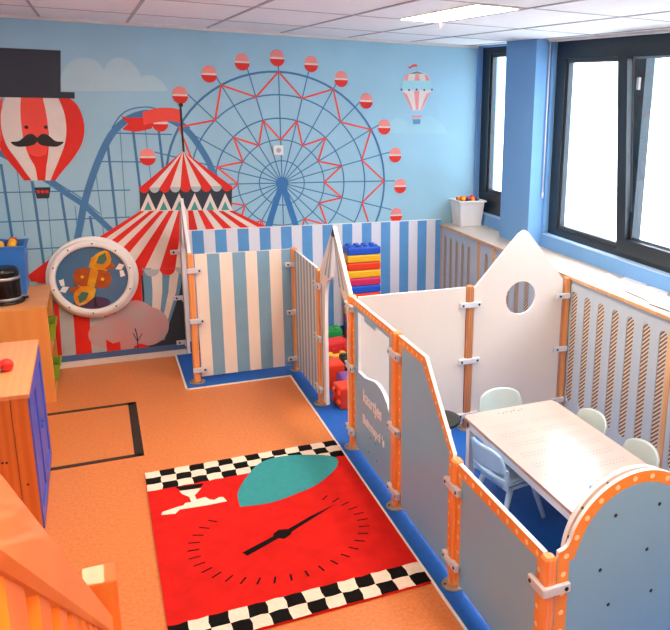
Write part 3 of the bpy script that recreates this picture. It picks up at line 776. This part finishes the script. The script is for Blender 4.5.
# ------------------------------------------------------------------ radiator covers and shelf
XC = 2.079
def cover(y1, y0, slots, label):
    r = empty('radiator_cover', (XC+.02, (y0+y1)/2, 0), label, 'radiator cover', 'radiator covers')
    holes = []
    for c in slots:
        w = .036
        holes.append([(c+w*math.cos(t), .90-w+w*math.sin(t)) for t in [PI*i/8 for i in range(9)]] + [(c-w*math.cos(t), .10+w-w*math.sin(t)) for t in [PI*i/8 for i in range(9)]])
    MB().prism([(y0, .035), (y1, .035), (y1, .975), (y0, .975)], lambda u, w, d: Vector((XC+d, u, w)), .007, 'cover_grey', 'cover_grey', 'cover_grey', holes).build('slotted_board', r)
    MB().box(XC+.0075, XC+.0105, y0+.01, y1-.01, .05, .96, 'mesh_wood').build('mesh', r)
    f = MB()
    f.rbox(XC-.006, XC+.034, y1+.002, y1+.045, .002, .978, 'pale_wood', .003)
    f.build('frame_post', r)
    MB().rbox(XC+.006, XC+.030, y0, y1, .002, .033, 'pale_wood', .003).build('plinth', r)
    return r
cover(-.05, -.80, [-.125-.125*i for i in range(5)], 'slotted grey radiator cover section in the far corner under the toy tub')
cover(-.855, -1.075, [-.965], 'narrow single-slot radiator cover section by the blue column')
cover(-1.13, -2.17, [-1.19-.153*i for i in range(7)], 'slotted grey radiator cover section behind the house-shaped panel')
cover(-2.222, -3.275, [-2.302-.155*i for i in range(7)], 'slotted grey radiator cover section beside the chairs')
cover(-3.325, -4.40, [-3.40-.155*i for i in range(7)], 'slotted grey radiator cover section at the right edge of the picture')
sh = empty('window_shelf', ((XC+XR)/2, -2.6, .981), 'long pale wooden shelf over the radiator covers under the windows', 'shelf')
MB().box(XC-.012, 2.29, -4.7, -.035, .981, 1.0, 'pale_wood', top='shelf_top').box(2.29, XR, -.79, -.035, .981, 1.0, 'pale_wood', top='shelf_top').box(2.29, XR, -4.7, -1.27, .981, 1.0, 'pale_wood', top='shelf_top').build('shelf_board', sh)
MB().rbox(XC-.018, XC-.0119, -4.7, -.035, .979, 1.001, 'pale_wood', .002).build('edge_strip', sh)

# papers on the shelf
def paper(pts, z, mt, label, marks=()):
    P = [un(a, b, 'z', z) for a, b in pts]
    mb = MB().prism([(q.x, q.y) for q in P], lambda u, w, d: Vector((u, w, z+.001-d)), .001, mt, mt, mt)
    for (a, b), m_, r_ in marks:
        q = un(a, b, 'z', z); mb.flat(circ(q.x, q.y, r_, 7), lambda u, w: Vector((u, w, z+.0016)), m_)
    origin(tag(mb.build('paper_sheet', ), label, 'paper', 'papers on the window shelf'))
paper([(607, 288), (617, 283), (633, 289), (622, 293)], 1.0015, 'paper_tan', 'tan envelope half under the drawings, leftmost of the papers')
paper([(603, 276), (608, 273), (622, 281), (616, 286)], 1.0015, 'paper', 'small white paper strip lying nearest the toy tub end')
paper([(614, 283), (629, 274.5), (648, 284), (643, 290), (625, 291)], 1.004, 'paper', 'white drawing with faint marks and pointed corner near the wall', [((634, 284), 'mural_pink', .006), ((645, 285), 'yellow', .007)])
paper([(622, 289), (650, 286), (669, 292), (660, 306), (640, 297)], 1.006, 'paper', 'white drawing with small green and yellow scribble', [((652, 292), 'lime', .008), ((655, 291.5), 'yellow', .006), ((659, 292), 'lime', .007), ((648, 293), 'grey_plastic', .006)])
paper([(648, 303), (660, 295), (690, 301), (690, 318), (668, 310)], 1.008, 'paper', 'white drawing with a red mark at the right edge of the picture', [((667, 300.5), 'red_plastic', .008), ((662, 302), 'sill', .006)])

# toy tub on shelf
tx0, tx1, ty0, ty1 = 2.155, 2.403, -.27, -.05
tb = empty('toy_tub', ((tx0+tx1)/2, (ty0+ty1)/2, 1.0), 'translucent white plastic tub of small toys on the corner shelf', 'tub')
mb = MB()
def shell(mb, x0, x1, y0, y1, z0, z1, tp, th, mt):
    o0 = [(x0+tp, y0+tp), (x1-tp, y0+tp), (x1-tp, y1-tp), (x0+tp, y1-tp)]; o1 = [(x0, y0), (x1, y0), (x1, y1), (x0, y1)]
    i1 = [(x0+th, y0+th), (x1-th, y0+th), (x1-th, y1-th), (x0+th, y1-th)]; i0 = [(x0+tp+th, y0+tp+th), (x1-tp-th, y0+tp+th), (x1-tp-th, y1-tp-th), (x0+tp+th, y1-tp-th)]
    vs = [(a, b, z0) for a, b in o0] + [(a, b, z1) for a, b in o1] + [(a, b, z1) for a, b in i1] + [(a, b, z0+th) for a, b in i0]
    fs = [(0, 3, 2, 1), (12, 13, 14, 15)]
    for k in range(3): fs += [(k*4+i, k*4+(i+1) % 4, k*4+4+(i+1) % 4, k*4+4+i) for i in range(4)]
    mb.add(vs, fs, mt)
shell(mb, tx0, tx1, ty0, ty1, 1.0, 1.232, .022, .004, 'tub_plastic'); mb.build('tub_body', tb)
MB().prism([(tx0-.014, ty0-.014), (tx1+.014, ty0-.014), (tx1+.014, ty1+.014), (tx0-.014, ty1+.014)], lambda u, w, d: Vector((u, w, 1.236-d)), .014, 'white_plastic', 'white_plastic', 'white_plastic',
           [[(tx0+.003, ty0+.003), (tx1-.003, ty0+.003), (tx1-.003, ty1-.003), (tx0+.003, ty1-.003)]]).build('rim', tb)
cols = ['red_plastic', 'yellow', 'green_plastic', 'blue_plastic', 'orange_red', 'orange', 'red_plastic', 'port_purple', 'yellow', 'orange']
def toypile(x0, x1, y0, y1, z0, layers, nx_, ny_, grp, where):
    k = 0; d0 = (x1-x0)/nx_
    for l in range(layers):
        for i in range(nx_):
            for j in range(ny_):
                top = l == layers-1
                r_ = d0*.42
                cx_ = x0+(i+.5)*(x1-x0)/nx_; cy_ = y0+(j+.5)*(y1-y0)/ny_; z = z0+r_+l*r_*1.8+(random.uniform(0, .012) if top else 0)
                c = random.choice(cols); k += 1
                m_ = MB()
                if k % 3: m_.ball((cx_, cy_, z), r_, c, 10)
                else: m_.rbox(cx_-r_*.8, cx_+r_*.8, cy_-r_*.8, cy_+r_*.8, z-r_*.8, z+r_*.8, c, .004)
                nm = {'red_plastic': 'red', 'yellow': 'yellow', 'green_plastic': 'green', 'blue_plastic': 'blue', 'orange_red': 'orange-red', 'orange': 'orange', 'port_purple': 'dark purple'}[c]
                origin(tag(m_.build('small_toy'), 'small %s plastic toy piece %s' % (nm, where), 'toy', grp))
toypile(tx0+.030, tx1-.030, ty0+.030, ty1-.030, 1.006, 7, 4, 4, 'toy pieces in the white tub', 'heaped in the white tub')

# ------------------------------------------------------------------ soft bricks
def brick(name, x0, x1, y0, y1, z0, z1, mt, label, group, studs=(4, 2), side=None):
    r = empty(name, ((x0+x1)/2, (y0+y1)/2, z0), label, 'soft brick', group)
    MB().rbox(x0, x1, y0, y1, z0+.0015, z1-.0015, mt, .012).build('block', r)
    return r
by0, by1, bx0, bx1 = -.25, -.10, 1.112, 1.412
pt = .0685
names = [('blue_plastic', 'blue'), ('yellow', 'yellow'), ('orange_red', 'orange'), ('yellow', 'yellow'), ('magenta', 'magenta'), ('blue_plastic', 'blue')]
place_ = ['topmost', 'second from the top', 'third from the top', 'fourth from the top', 'fifth from the top', 'sixth from the top']
for i in range(6):
    zt = .043+pt*12-pt*i
    r = brick('soft_brick', bx0, bx1, by0, by1, zt-pt, zt, names[i][0], '%s soft brick, %s of the stack against the striped wall' % (names[i][1], place_[i]), 'stacked soft bricks')
    if i == 0:
        for a in range(4):
            for b in range(2):
                cx_ = bx0+.038+a*.071; cy_ = by0+.038+b*.075
                MB().lathe([(.026, zt-.003), (.026, zt+.012), (.02, zt+.015), (0, zt+.015)], (cx_, cy_, 0), names[i][0], 16).build('stud', r)
# hidden lower bricks carrying the stack
low = ['orange_red', 'green_plastic', 'yellow', 'magenta', 'blue_plastic', 'orange_red']
lown = ['orange', 'green', 'yellow', 'magenta', 'blue', 'orange']
for i in range(6):
    zt = .043+pt*(6-i)
    brick('soft_brick', bx0, bx1, by0, by1, zt-pt if i < 5 else .008, zt, low[i], '%s soft brick in the lower stack behind the panels, number %s from the floor' % (lown[i], ['six', 'five', 'four', 'three', 'two', 'one'][i]), 'stacked soft bricks')
def loose(cx_, cy_, sx, sy, sz, rz, mt, label, studside='x', z=.009, name='soft_brick', tilt=0):
    r = empty(name, (cx_, cy_, z), label, 'soft brick', 'loose soft bricks behind the tent arch')
    MB().rbox(cx_-sx/2, cx_+sx/2, cy_-sy/2, cy_+sy/2, z, z+sz, mt, .014).build('block', r)
    for i in (-.28, .28):
        for j in (.3, .7):
            if studside == 'x': p0 = Vector((cx_-sx/2, cy_+i*sy, z+j*sz)); d = Vector((-.016, 0, 0))
            elif studside == 'y': p0 = Vector((cx_+i*sx, cy_-sy/2, z+j*sz)); d = Vector((0, -.016, 0))
            else: p0 = Vector((cx_+i*sx, cy_+(j-.5)*1.2*sy, z+sz)); d = Vector((0, 0, .016))
            MB().tube(p0-d*.3, p0+d, .024, mt, .02, n=14).build('stud', r)
    r.rotation_euler.z = rz
    return r
loose(.70, -1.56, .14, .17, .158, .06, 'orange_red', 'orange-red soft brick standing on end, nearest the doorway', 'x')
loose(.715, -1.185, .12, .18, .20, 0, 'orange_red', 'orange soft brick standing behind the nearest one', 'x')
loose(.832, -1.17, .085, .23, .21, 0, 'black_plastic', 'black soft brick beside the orange one', 'z')
loose(.86, -.70, .20, .16, .20, .2, 'red_plastic', 'red studded soft brick further back in the doorway', 'y')
loose(.93, -.30, .20, .15, .17, -.1, 'green_plastic', 'green soft brick lying farthest back by the striped wall', 'z')
loose(.80, -.97, .18, .07, .17, 0, 'yellow', 'yellow soft brick wedged between the red and orange ones', 'z')
mb = MB().tube((.70, -1.378, .098), (.78, -1.378, .098), .089, 'purple', n=28)
origin(tag(mb.build('purple_disc'), 'purple soft disc standing between the orange bricks', 'soft disc'))

# ------------------------------------------------------------------ table
HT = .413; T0, T1, TY0, TY1 = .989, 1.59, -4.02, -2.865
tr_ = empty('activity_table', ((T0+T1)/2, (TY0+TY1)/2, .008), 'low cream topped table with rows of small printed marks inside the playpen', 'table')
def rrect(x0, x1, y0, y1, r, n=5):
    return arc(x1-r, y1-r, r, 0, 90, n)+arc(x0+r, y1-r, r, 90, 180, n)+arc(x0+r, y0+r, r, 180, 270, n)+arc(x1-r, y0+r, r, 270, 360, n)
tt = MB().prism(rrect(T0, T1, TY0, TY1, .035), lambda u, w, d: Vector((u, w, HT-d)), .018, 'table_top', 'table_edge', 'table_edge')
for col, xs in enumerate(((T0+.07, T0+.27), (T0+.33, T0+.53))):
    for rrow in range(7):
        y = TY1-.20-.118*rrow
        for ln in (0, .03):
            n = 11
            for i in range(n):
                x = xs[0]+(xs[1]-xs[0])*i/(n-1)
                tt.add([(x-.003, y-ln-.007, HT+.0006), (x+.003, y-ln-.007, HT+.0006), (x+.003, y-ln+.007, HT+.0006), (x-.003, y-ln+.007, HT+.0006)], [(0, 1, 2, 3)], 'print_ink')
for i in range(7):
    x = T0+.20+.025*i; y = TY1-.055-.01*(i % 2)
    tt.add([(x-.004, y-.008, HT+.0006), (x+.004, y-.006, HT+.0006), (x+.006, y+.006, HT+.0006), (x-.003, y+.008, HT+.0006)], [(0, 1, 2, 3)], 'ink_dark')
tt.build('tabletop', tr_)
MB().prism([(T0+.015, TY0+.015), (T1-.015, TY0+.015), (T1-.015, TY1-.015), (T0+.015, TY1-.015)], lambda u, w, d: Vector((u, w, HT-.018-d)), .05, 'table_white', 'table_white', 'table_white',
           [[(T0+.035, TY0+.035), (T1-.035, TY0+.035), (T1-.035, TY1-.035), (T0+.035, TY1-.035)]]).build('apron', tr_)
for x in (T0+.036, T1-.036):
    for y in (TY0+.036, TY1-.036):
        MB().rbox(x-.021, x+.021, y-.021, y+.021, .008, HT-.018, 'table_white', .005).build('leg', tr_)
q0 = un(590, 489, 'z', HT); q1 = un(600, 486, 'z', HT)
mk = empty('marker_pen', (q0.x, q0.y, HT), 'small blue and white marker pen lying on the table near the round panel', 'pen')
MB().tube((q0.x, q0.y, HT+.0095), (q1.x, q1.y, HT+.0095), .009, 'chair_blue').build('pen_barrel', mk)
d = (q1-q0); MB().tube((q1.x, q1.y, HT+.0095), (q1.x+d.x*.5, q1.y+d.y*.5, HT+.0095), .0095, 'blue_plastic').build('pen_cap', mk)

# ------------------------------------------------------------------ chairs
def make_chair(mt, label):
    r = empty('child_chair', (0, 0, 0), label, 'chair', 'small chairs around the table')
    SH = .235; w = .142
    def sheet(fn, nu, nv, th, mt):
        """fn(u,v)->Vector; thick sheet by normals"""
        g = [[fn(i/nu, j/nv) for j in range(nv+1)] for i in range(nu+1)]
        A = []; B = []
        for i in range(nu+1):
            for j in range(nv+1):
                a = g[min(i+1, nu)][j]-g[max(i-1, 0)][j]; b = g[i][min(j+1, nv)]-g[i][max(j-1, 0)]
                n_ = a.cross(b).normalized(); A.append(g[i][j]+n_*th/2); B.append(g[i][j]-n_*th/2)
        k = nv+1; N = len(A); fs = []
        for i in range(nu):
            for j in range(nv):
                q = (i*k+j, (i+1)*k+j, (i+1)*k+j+1, i*k+j+1); fs.append(q); fs.append(tuple(N+z for z in q[::-1]))
        for i in range(nu):
            fs.append((i*k, N+i*k, N+(i+1)*k, (i+1)*k)); fs.append((i*k+nv, (i+1)*k+nv, N+(i+1)*k+nv, N+i*k+nv))
        for j in range(nv):
            fs.append((j, j+1, N+j+1, N+j)); fs.append((nu*k+j, N+nu*k+j, N+nu*k+j+1, nu*k+j+1))
        return A+B, fs
    # seat: dished, front lip down
    def seat(u, v):
        x = (u-.5)*2*w*(1-.06*v); y = -.12+.25*v
        return Vector((x, y, SH-.012*math.cos((u-.5)*PI)*math.sin(v*PI)-.02*max(0, v-.8)*5*.6+.014*(abs(u-.5)*2)**4))
    vs, fs = sheet(seat, 12, 10, .010, mt); m_ = MB(); m_.add(vs, fs, mt, True); 
    m_.rbox(-w+.02, w-.02, -.10, .105, SH-.035, SH-.018, mt, .006)
    m_.build('seat', r)
    def back(u, v):
        x = (u-.5)*2*w*(1.02-.10*v*v); c = math.cos((u-.5)*PI*.9)
        y = -.135-.035*v-.045*c+.02; z = .312+.125*v + .012*math.cos((u-.5)*PI)*v
        z -= .022*abs(2*u-1)**5*max(0, v-.5)*2
        return Vector((x, y, z))
    m_ = MB(); vs, fs = sheet(back, 18, 10, .013, mt); m_.add(vs, fs, mt, True)
    # lower bridge between handle gap and seat
    def lowb(u, v):
        x = (u-.5)*2*w; c = math.cos((u-.5)*PI*.9)
        return Vector((x, -.115-.03*c*v-.008*v, .230+.055*v))
    vs, fs = sheet(lowb, 12, 3, .010, mt); m_.add(vs, fs, mt, True)
    for s in (-1, 1):
        m_.beam((s*w*.97, -.118, .230), (s*w*.985, -.125, .34), .03, .012, mt, up=(0, 1, 0))
    m_.build('backrest', r)
    for sx in (-1, 1):
        for sy, yy, ye in ((-1, -.07, -.145), (1, .07, .135)):
            MB().tube((sx*(w-.03), yy, SH-.02), (sx*(w+.005), ye, 0), .017, mt, .0125, n=12).build('leg', r)
    return r
c1 = make_chair('chair_blue', 'pale blue child chair on the rug side of the table, pushed under it')
def pl(o, x, y, rz): o.location = (x, y, .0125); o.rotation_euler.z = rz
pl(c1, 1.065, -3.285, math.radians(-82))
c2 = make_chair('chair_grey', 'pale grey child chair at the far short end of the table')
pl(c2, 1.305, -2.87, PI)
c3 = copy_tree(c2); c3['label'] = 'pale grey child chair on the window side, nearer the house-shaped panel'; pl(c3, 1.48, -3.215, math.radians(90))
c4 = copy_tree(c2); c4['label'] = 'pale grey child chair on the window side, nearer the round-topped panel'; pl(c4, 1.49, -3.65, math.radians(90))
# stool
st = empty('round_stool', (.893, -2.745, .008), 'low stool with a round black seat beside the table corner', 'stool')
MB().lathe([(0, .335), (.11, .335), (.125, .342), (.128, .352), (.122, .362), (.08, .364), (0, .364)], (.893, -2.745, 0), 'stool_black', 36).build('seat', st)
for k in range(4):
    a = PI/4+k*PI/2
    MB().tube((.893+.06*math.cos(a), -2.745+.06*math.sin(a), .336), (.893+.10*math.cos(a), -2.745+.10*math.sin(a), .008), .012, 'white_plastic', n=12).build('leg', st)

# ------------------------------------------------------------------ rug
RX0, RX1, RY0, RY1 = -.645, .462, -3.675, -2.083
rg = MB(); zt = .012
def rq(px, py):
    q = un(px, py, 'z', zt); return (q.x, q.y)
def rl(k): return lambda u, w: Vector((u, w, zt+.0006*k))
rg.prism(rrect(RX0, RX1, RY0, RY1, .006, 2), lambda u, w, d: Vector((u, w, zt-d)), zt, 'rug_red', 'rug_red', 'rug_red')
NS = 14; sq = (RX1-RX0)/NS
def wob(a, b): return a+.0035*math.sin(a*91+b*57), b+.0035*math.sin(b*83+a*71)
def checker(ytop, rows, hgt, first):
    for r_ in range(rows):
        for c in range(NS):
            x0 = RX0+c*sq; y1 = ytop-r_*hgt
            pts = []
            for a, b in ((x0, y1), (x0+sq/2, y1), (x0+sq, y1), (x0+sq, y1-hgt/2), (x0+sq, y1-hgt), (x0+sq/2, y1-hgt), (x0, y1-hgt), (x0, y1-hgt/2)):
                u, w = wob(a, b); pts.append((min(max(u, RX0), RX1), min(max(w, RY0), RY1)))
            rg.flat(pts, rl(1), 'rug_white' if (r_+c+first) % 2 == 0 else 'rug_black')
checker(RY1, 3, .077, 0)
checker(RY0+2*.083, 2, .083, 1)
# racing-car silhouette in cream
def zr(a, b): return rq(150+a/3.35, 450+b/3.35)
rg.flat([zr(*q) for q in [(38, 218), (42, 208), (95, 190), (112, 186), (118, 178), (138, 175), (132, 158), (108, 148), (98, 138), (172, 128), (160, 142), (150, 152), (156, 166), (185, 158), (200, 166), (215, 168), (232, 158), (245, 158), (258, 172), (190, 186), (100, 200), (85, 214)]], rl(2), 'rug_white')
rg.flat([zr(*q) for q in [(85, 124), (180, 112), (170, 126), (105, 138)]], rl(1.5), 'rug_black')
# plain teal patch
rg.flat(smooth([rq(*q) for q in [(240, 507), (238, 492), (249, 474), (262, 462), (285, 456), (318, 455), (336, 458), (336, 468), (318, 484), (296, 494), (270, 503), (240, 507)]], 5)[:-1], rl(2.5), 'rug_teal')
# dial ticks
DC = Vector((-.075, -3.02)); 
for k in range(28):
    a = math.radians(-48-10.2*k)
    d = Vector((math.cos(a+PI/2+0.0), math.sin(a+PI/2)))
    a2 = math.radians(45-10*k)
    d = Vector((math.cos(a2), math.sin(a2)))
    L0 = .365 if k % 2 else .38; p0 = Vector((DC.x+d.x*.385, DC.y+d.y*.345)); p1 = Vector((DC.x+d.x*.44, DC.y+d.y*.395))
    t = (p1-p0).normalized(); n_ = Vector((-t.y, t.x))*.0045
    rg.flat([tuple(p0+n_), tuple(p0-n_), tuple(p1-n_), tuple(p1+n_)], rl(2), 'rug_black')
nd = lambda a, b: rq(180+a/3.045, 480+b/3.045)
rg.flat([nd(*q) for q in [(190, 222), (205, 232), (300, 178), (318, 180), (338, 166), (340, 158), (400, 120), (475, 73), (395, 112), (330, 150), (300, 152), (284, 165), (284, 172)]], rl(3), 'rug_black')
rug = tag(rg.build('racing_rug', recalc=False), 'red play rug with dial, needle and black and white checkered ends', 'rug')
origin(rug)

# floor tape
mb = MB()
z = .0012
def tp_(x0, x1, y0, y1): mb.box(x0, x1, y0, y1, 0, z, 'tape')
tp_(-1.6, -.632, -.970, -.932); tp_(-1.6, -.632, -1.825, -1.785); tp_(-.684, -.632, -1.815, -.935)
origin(tag(mb.build('floor_tape'), 'black tape rectangle stuck on the orange floor beside the cabinet', 'tape'))

# ------------------------------------------------------------------ back-left beech shelf unit
cx0, cx1, cy0, cy1, cz = -1.9, -1.12, -.74, -.125, .70
cb = empty('beech_shelf_unit', ((cx0+cx1)/2, (cy0+cy1)/2, 0), 'light wooden shelf unit in the corner under the blue bin', 'cabinet')
MB().rbox(cx0, cx1, cy0, cy1, cz-.022, cz, 'beech', .003).build('top_board', cb)
MB().rbox(cx0, cx1-.002, cy0, cy0+.02, 0, cz-.022, 'beech_front', .003).build('front_panel', cb)
MB().rbox(cx0, cx1-.002, cy1-.02, cy1, 0, cz-.022, 'beech_front', .003).build('back_panel', cb)
MB().rbox(cx0, cx0+.02, cy0+.02, cy1-.02, 0, cz-.022, 'beech_front', .003).build('side_panel', cb)
for zz in (.02, .33): MB().rbox(cx0+.02, cx1-.004, cy0+.02, cy1-.02, zz, zz+.018, 'beech', .003).build('shelf', cb)
for i, (zz, lb) in enumerate(((.349, 'green open tray on the upper shelf of the beech unit'), (.039, 'green open tray on the lowest shelf of the beech unit'))):
    r = empty('green_tray', (-1.22, -.30, zz), lb, 'tray', 'green trays in the beech unit')
    m_ = MB(); shell(m_, -1.40, -1.098, -.42, -.20, zz, zz+.12, .02, .005, 'lime'); m_.build('tray_body', r)
    MB().prism([(-1.40, -.425), (-1.093, -.425), (-1.093, -.195), (-1.40, -.195)], lambda u, w, d: Vector((u, w, zz+.122-d)), .008, 'lime', 'lime', 'lime', [[(-1.39, -.413), (-1.103, -.413), (-1.103, -.207), (-1.39, -.207)]]).build('rim', r)
# blue bin
r = empty('blue_bin', (-1.43, -.23, cz), 'blue plastic bin of toys on the beech unit beside the mural', 'bin')
m_ = MB(); shell(m_, -1.66, -1.235, -.42, -.14, cz, 1.05, .02, .006, 'bin_blue'); m_.build('bin_body', r)
MB().prism([(-1.67, -.43), (-1.225, -.43), (-1.225, -.13), (-1.67, -.13)], lambda u, w, d: Vector((u, w, 1.053-d)), .012, 'bin_blue', 'bin_blue', 'bin_blue', [[(-1.652, -.412), (-1.243, -.412), (-1.243, -.148), (-1.652, -.148)]]).build('rim', r)
cols = ['red_plastic', 'green_plastic', 'yellow', 'orange', 'red_plastic', 'green_plastic', 'blue_plastic']
toypile(-1.62, -1.28, -.385, -.175, .708, 7, 5, 3, 'toy pieces in the blue bin', 'in the blue bin')
# black canister
mx_, my_ = -1.372, -.56
r = empty('black_canister', (mx_, my_, cz), 'black insulated canister with silver bands on the beech unit', 'canister')
MB().lathe([(0, 0), (.118, 0), (.122, .006), (.122, .016), (.112, .022), (0, .022)], (mx_, my_, cz), 'black_gloss', 36).build('base_tray', r)
MB().lathe([(0, .022), (.100, .022), (.102, .05), (.102, .17), (.098, .19), (0, .19)], (mx_, my_, cz), 'black_gloss', 36).build('body', r)
MB().lathe([(.1045, .165), (.1045, .182), (.101, .184), (.101, .163), (.1045, .165)], (mx_, my_, cz), 'silver', 36).build('upper_band', r)
MB().lathe([(.1035, .024), (.1035, .040), (.101, .042), (.101, .022), (.1035, .024)], (mx_, my_, cz), 'silver', 36).build('lower_band', r)
MB().lathe([(.096, .19), (.100, .195), (.098, .225), (.085, .24), (.05, .246), (0, .247)], (mx_, my_, cz), 'black_gloss', 36).build('lid', r)
MB().rbox(mx_+.085, mx_+.140, my_-.02, my_+.02, cz+.018, cz+.03, 'black_gloss', .004).build('spout', r)

# ------------------------------------------------------------------ pine cabinet with blue doors
px0, px1, py0, py1, pz = -1.85, -1.124, -2.51, -1.63, .735
pcb = empty('pine_cabinet', ((px0+px1)/2, (py0+py1)/2, 0), 'orange pine cabinet with blue doors at the left edge', 'cabinet')
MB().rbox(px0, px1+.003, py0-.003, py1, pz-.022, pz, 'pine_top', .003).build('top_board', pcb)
fp = MB()
xs = [px0, -1.62, -1.46, -1.33, -1.20, px1-.004]
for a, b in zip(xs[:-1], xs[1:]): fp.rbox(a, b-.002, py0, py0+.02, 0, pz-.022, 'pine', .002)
for x, z in ((-1.17, .27), (-1.245, .40), (-1.262, .402)):
    fp.tube((x, py0-.0006, z), (x, py0+.001, z), .006, 'knot', n=10)
fp.build('side_panel', pcb)
MB().rbox(px0, px1-.02, py1-.02, py1, 0, pz-.022, 'pine', .002).build('back_panel', pcb)
MB().rbox(px0, px0+.02, py0+.02, py1-.02, 0, pz-.022, 'pine', .002).build('rear_panel', pcb)
MB().rbox(px0+.02, px1-.03, py0+.02, py1-.02, .03, .05, 'pine', .002).build('shelf', pcb)
ym = (py0+py1)/2
for a, b in ((py0+.006, ym-.003), (ym+.003, py1-.006)):
    d_ = MB()
    d_.rbox(px1-.018, px1-.006, a+.01, b-.01, .03, pz-.035, 'door_blue', .002)
    for y0_, y1_ in ((a, a+.07), (b-.07, b)): d_.rbox(px1-.016, px1+.002, y0_, y1_, .015, pz-.028, 'door_blue', .003)
    for z0_, z1_ in ((.015, .085), (pz-.098, pz-.028)): d_.rbox(px1-.016, px1+.002, a+.07, b-.07, z0_, z1_, 'door_blue', .003)
    dd = d_.build('door', pcb)
    yk = b-.035 if a < ym-.1 else a+.035
    MB().tube((px1+.001, yk, .40), (px1+.012, yk, .40), .010, 'door_blue', .013, n=14).build('knob', dd)
# toy on pine cabinet
q = un(7, 371, 'z', pz)
r = empty('toy_rattle', (q.x-.06, q.y, pz), 'small grey toy with a round red end on the pine cabinet', 'toy')
MB().tube((q.x-.16, q.y+.01, pz+.026), (q.x-.022, q.y, pz+.026), .026, 'grey_plastic').build('handle', r)
MB().ball((q.x, q.y, pz+.033), .033, 'red_plastic', 18).build('red_end', r)

# ------------------------------------------------------------------ stair railing
rr = empty('stair_railing', (-.82, -4.91, 0), 'orange wooden stair railing descending in the lower left foreground', 'railing')
SL = .756
def railz(y, c): return c-SL*y
def sloped(x0, x1, y0, y1, c0, c1, mt, r=.006):
    mb = MB(); vs = []
    n_ = 1
    prof = [(x0+r, c0), (x1-r, c0), (x1, c0+r*1.2), (x1, c1-r*1.2), (x1-r, c1), (x0+r, c1), (x0, c1-r*1.2), (x0, c0+r*1.2)]
    for y in (y0, y1): vs += [(x, y, c-SL*y) for x, c in prof]
    mb.add(vs, [(i, (i+1) % 8, 8+(i+1) % 8, 8+i) for i in range(8)]+[list(range(8))[::-1], list(range(8, 16))], mt); return mb
sloped(-.838, -.800, -6.34, -4.945, -2.662, -2.615, 'rail_wood', .004).build('handrail', rr)
sloped(-.835, -.805, -6.30, -4.945, -3.42, -3.34, 'rail_wood', .005).build('lower_rail', rr)
MB().rbox(-.852, -.785, -4.945, -4.872, 0, 1.2, 'rail_wood', .004).build('newel_post', rr)
y = -5.04
while y > -6.3:
    mb = MB(); w_ = .028
    vs = []
    for x, yy in ((-.830, y-w_), (-.806, y-w_), (-.806, y+w_), (-.830, y+w_)):
        vs.append((x, yy, -3.35-SL*yy))
    for x, yy in ((-.830, y-w_), (-.806, y-w_), (-.806, y+w_), (-.830, y+w_)):
        vs.append((x, yy, -2.655-SL*yy))
    mb.add(vs, [(0, 3, 2, 1), (4, 5, 6, 7), (0, 1, 5, 4), (1, 2, 6, 5), (2, 3, 7, 6), (3, 0, 4, 7)], 'rail_dark'); mb.build('baluster', rr)
    y -= .107

# ------------------------------------------------------------------ light
wd = bpy.data.worlds.new('sky'); S.world = wd; wd.use_nodes = True
bg = wd.node_tree.nodes['Background']; bg.inputs[0].default_value = (.80, .90, 1, 1); bg.inputs[1].default_value = 7
def portal(y0, y1, z0, z1):
    l = bpy.data.lights.new('window_portal', 'AREA'); l.shape = 'RECTANGLE'; l.size = z1-z0; l.size_y = y1-y0
    o = bpy.data.objects.new('window_portal', l); COL.objects.link(o); o.location = (XG+.10, (y0+y1)/2, (z0+z1)/2)
    o.rotation_euler = (0, PI/2, 0); l.cycles.is_portal = True
portal(-.7, -.15, 1.3, 2.53); portal(-4.7, -1.4, 1.17, 2.5)
S.view_settings.view_transform = 'Standard'; S.view_settings.look = 'None'; S.view_settings.exposure = 0.82; S.view_settings.gamma = 1
S.view_settings.use_curve_mapping = False
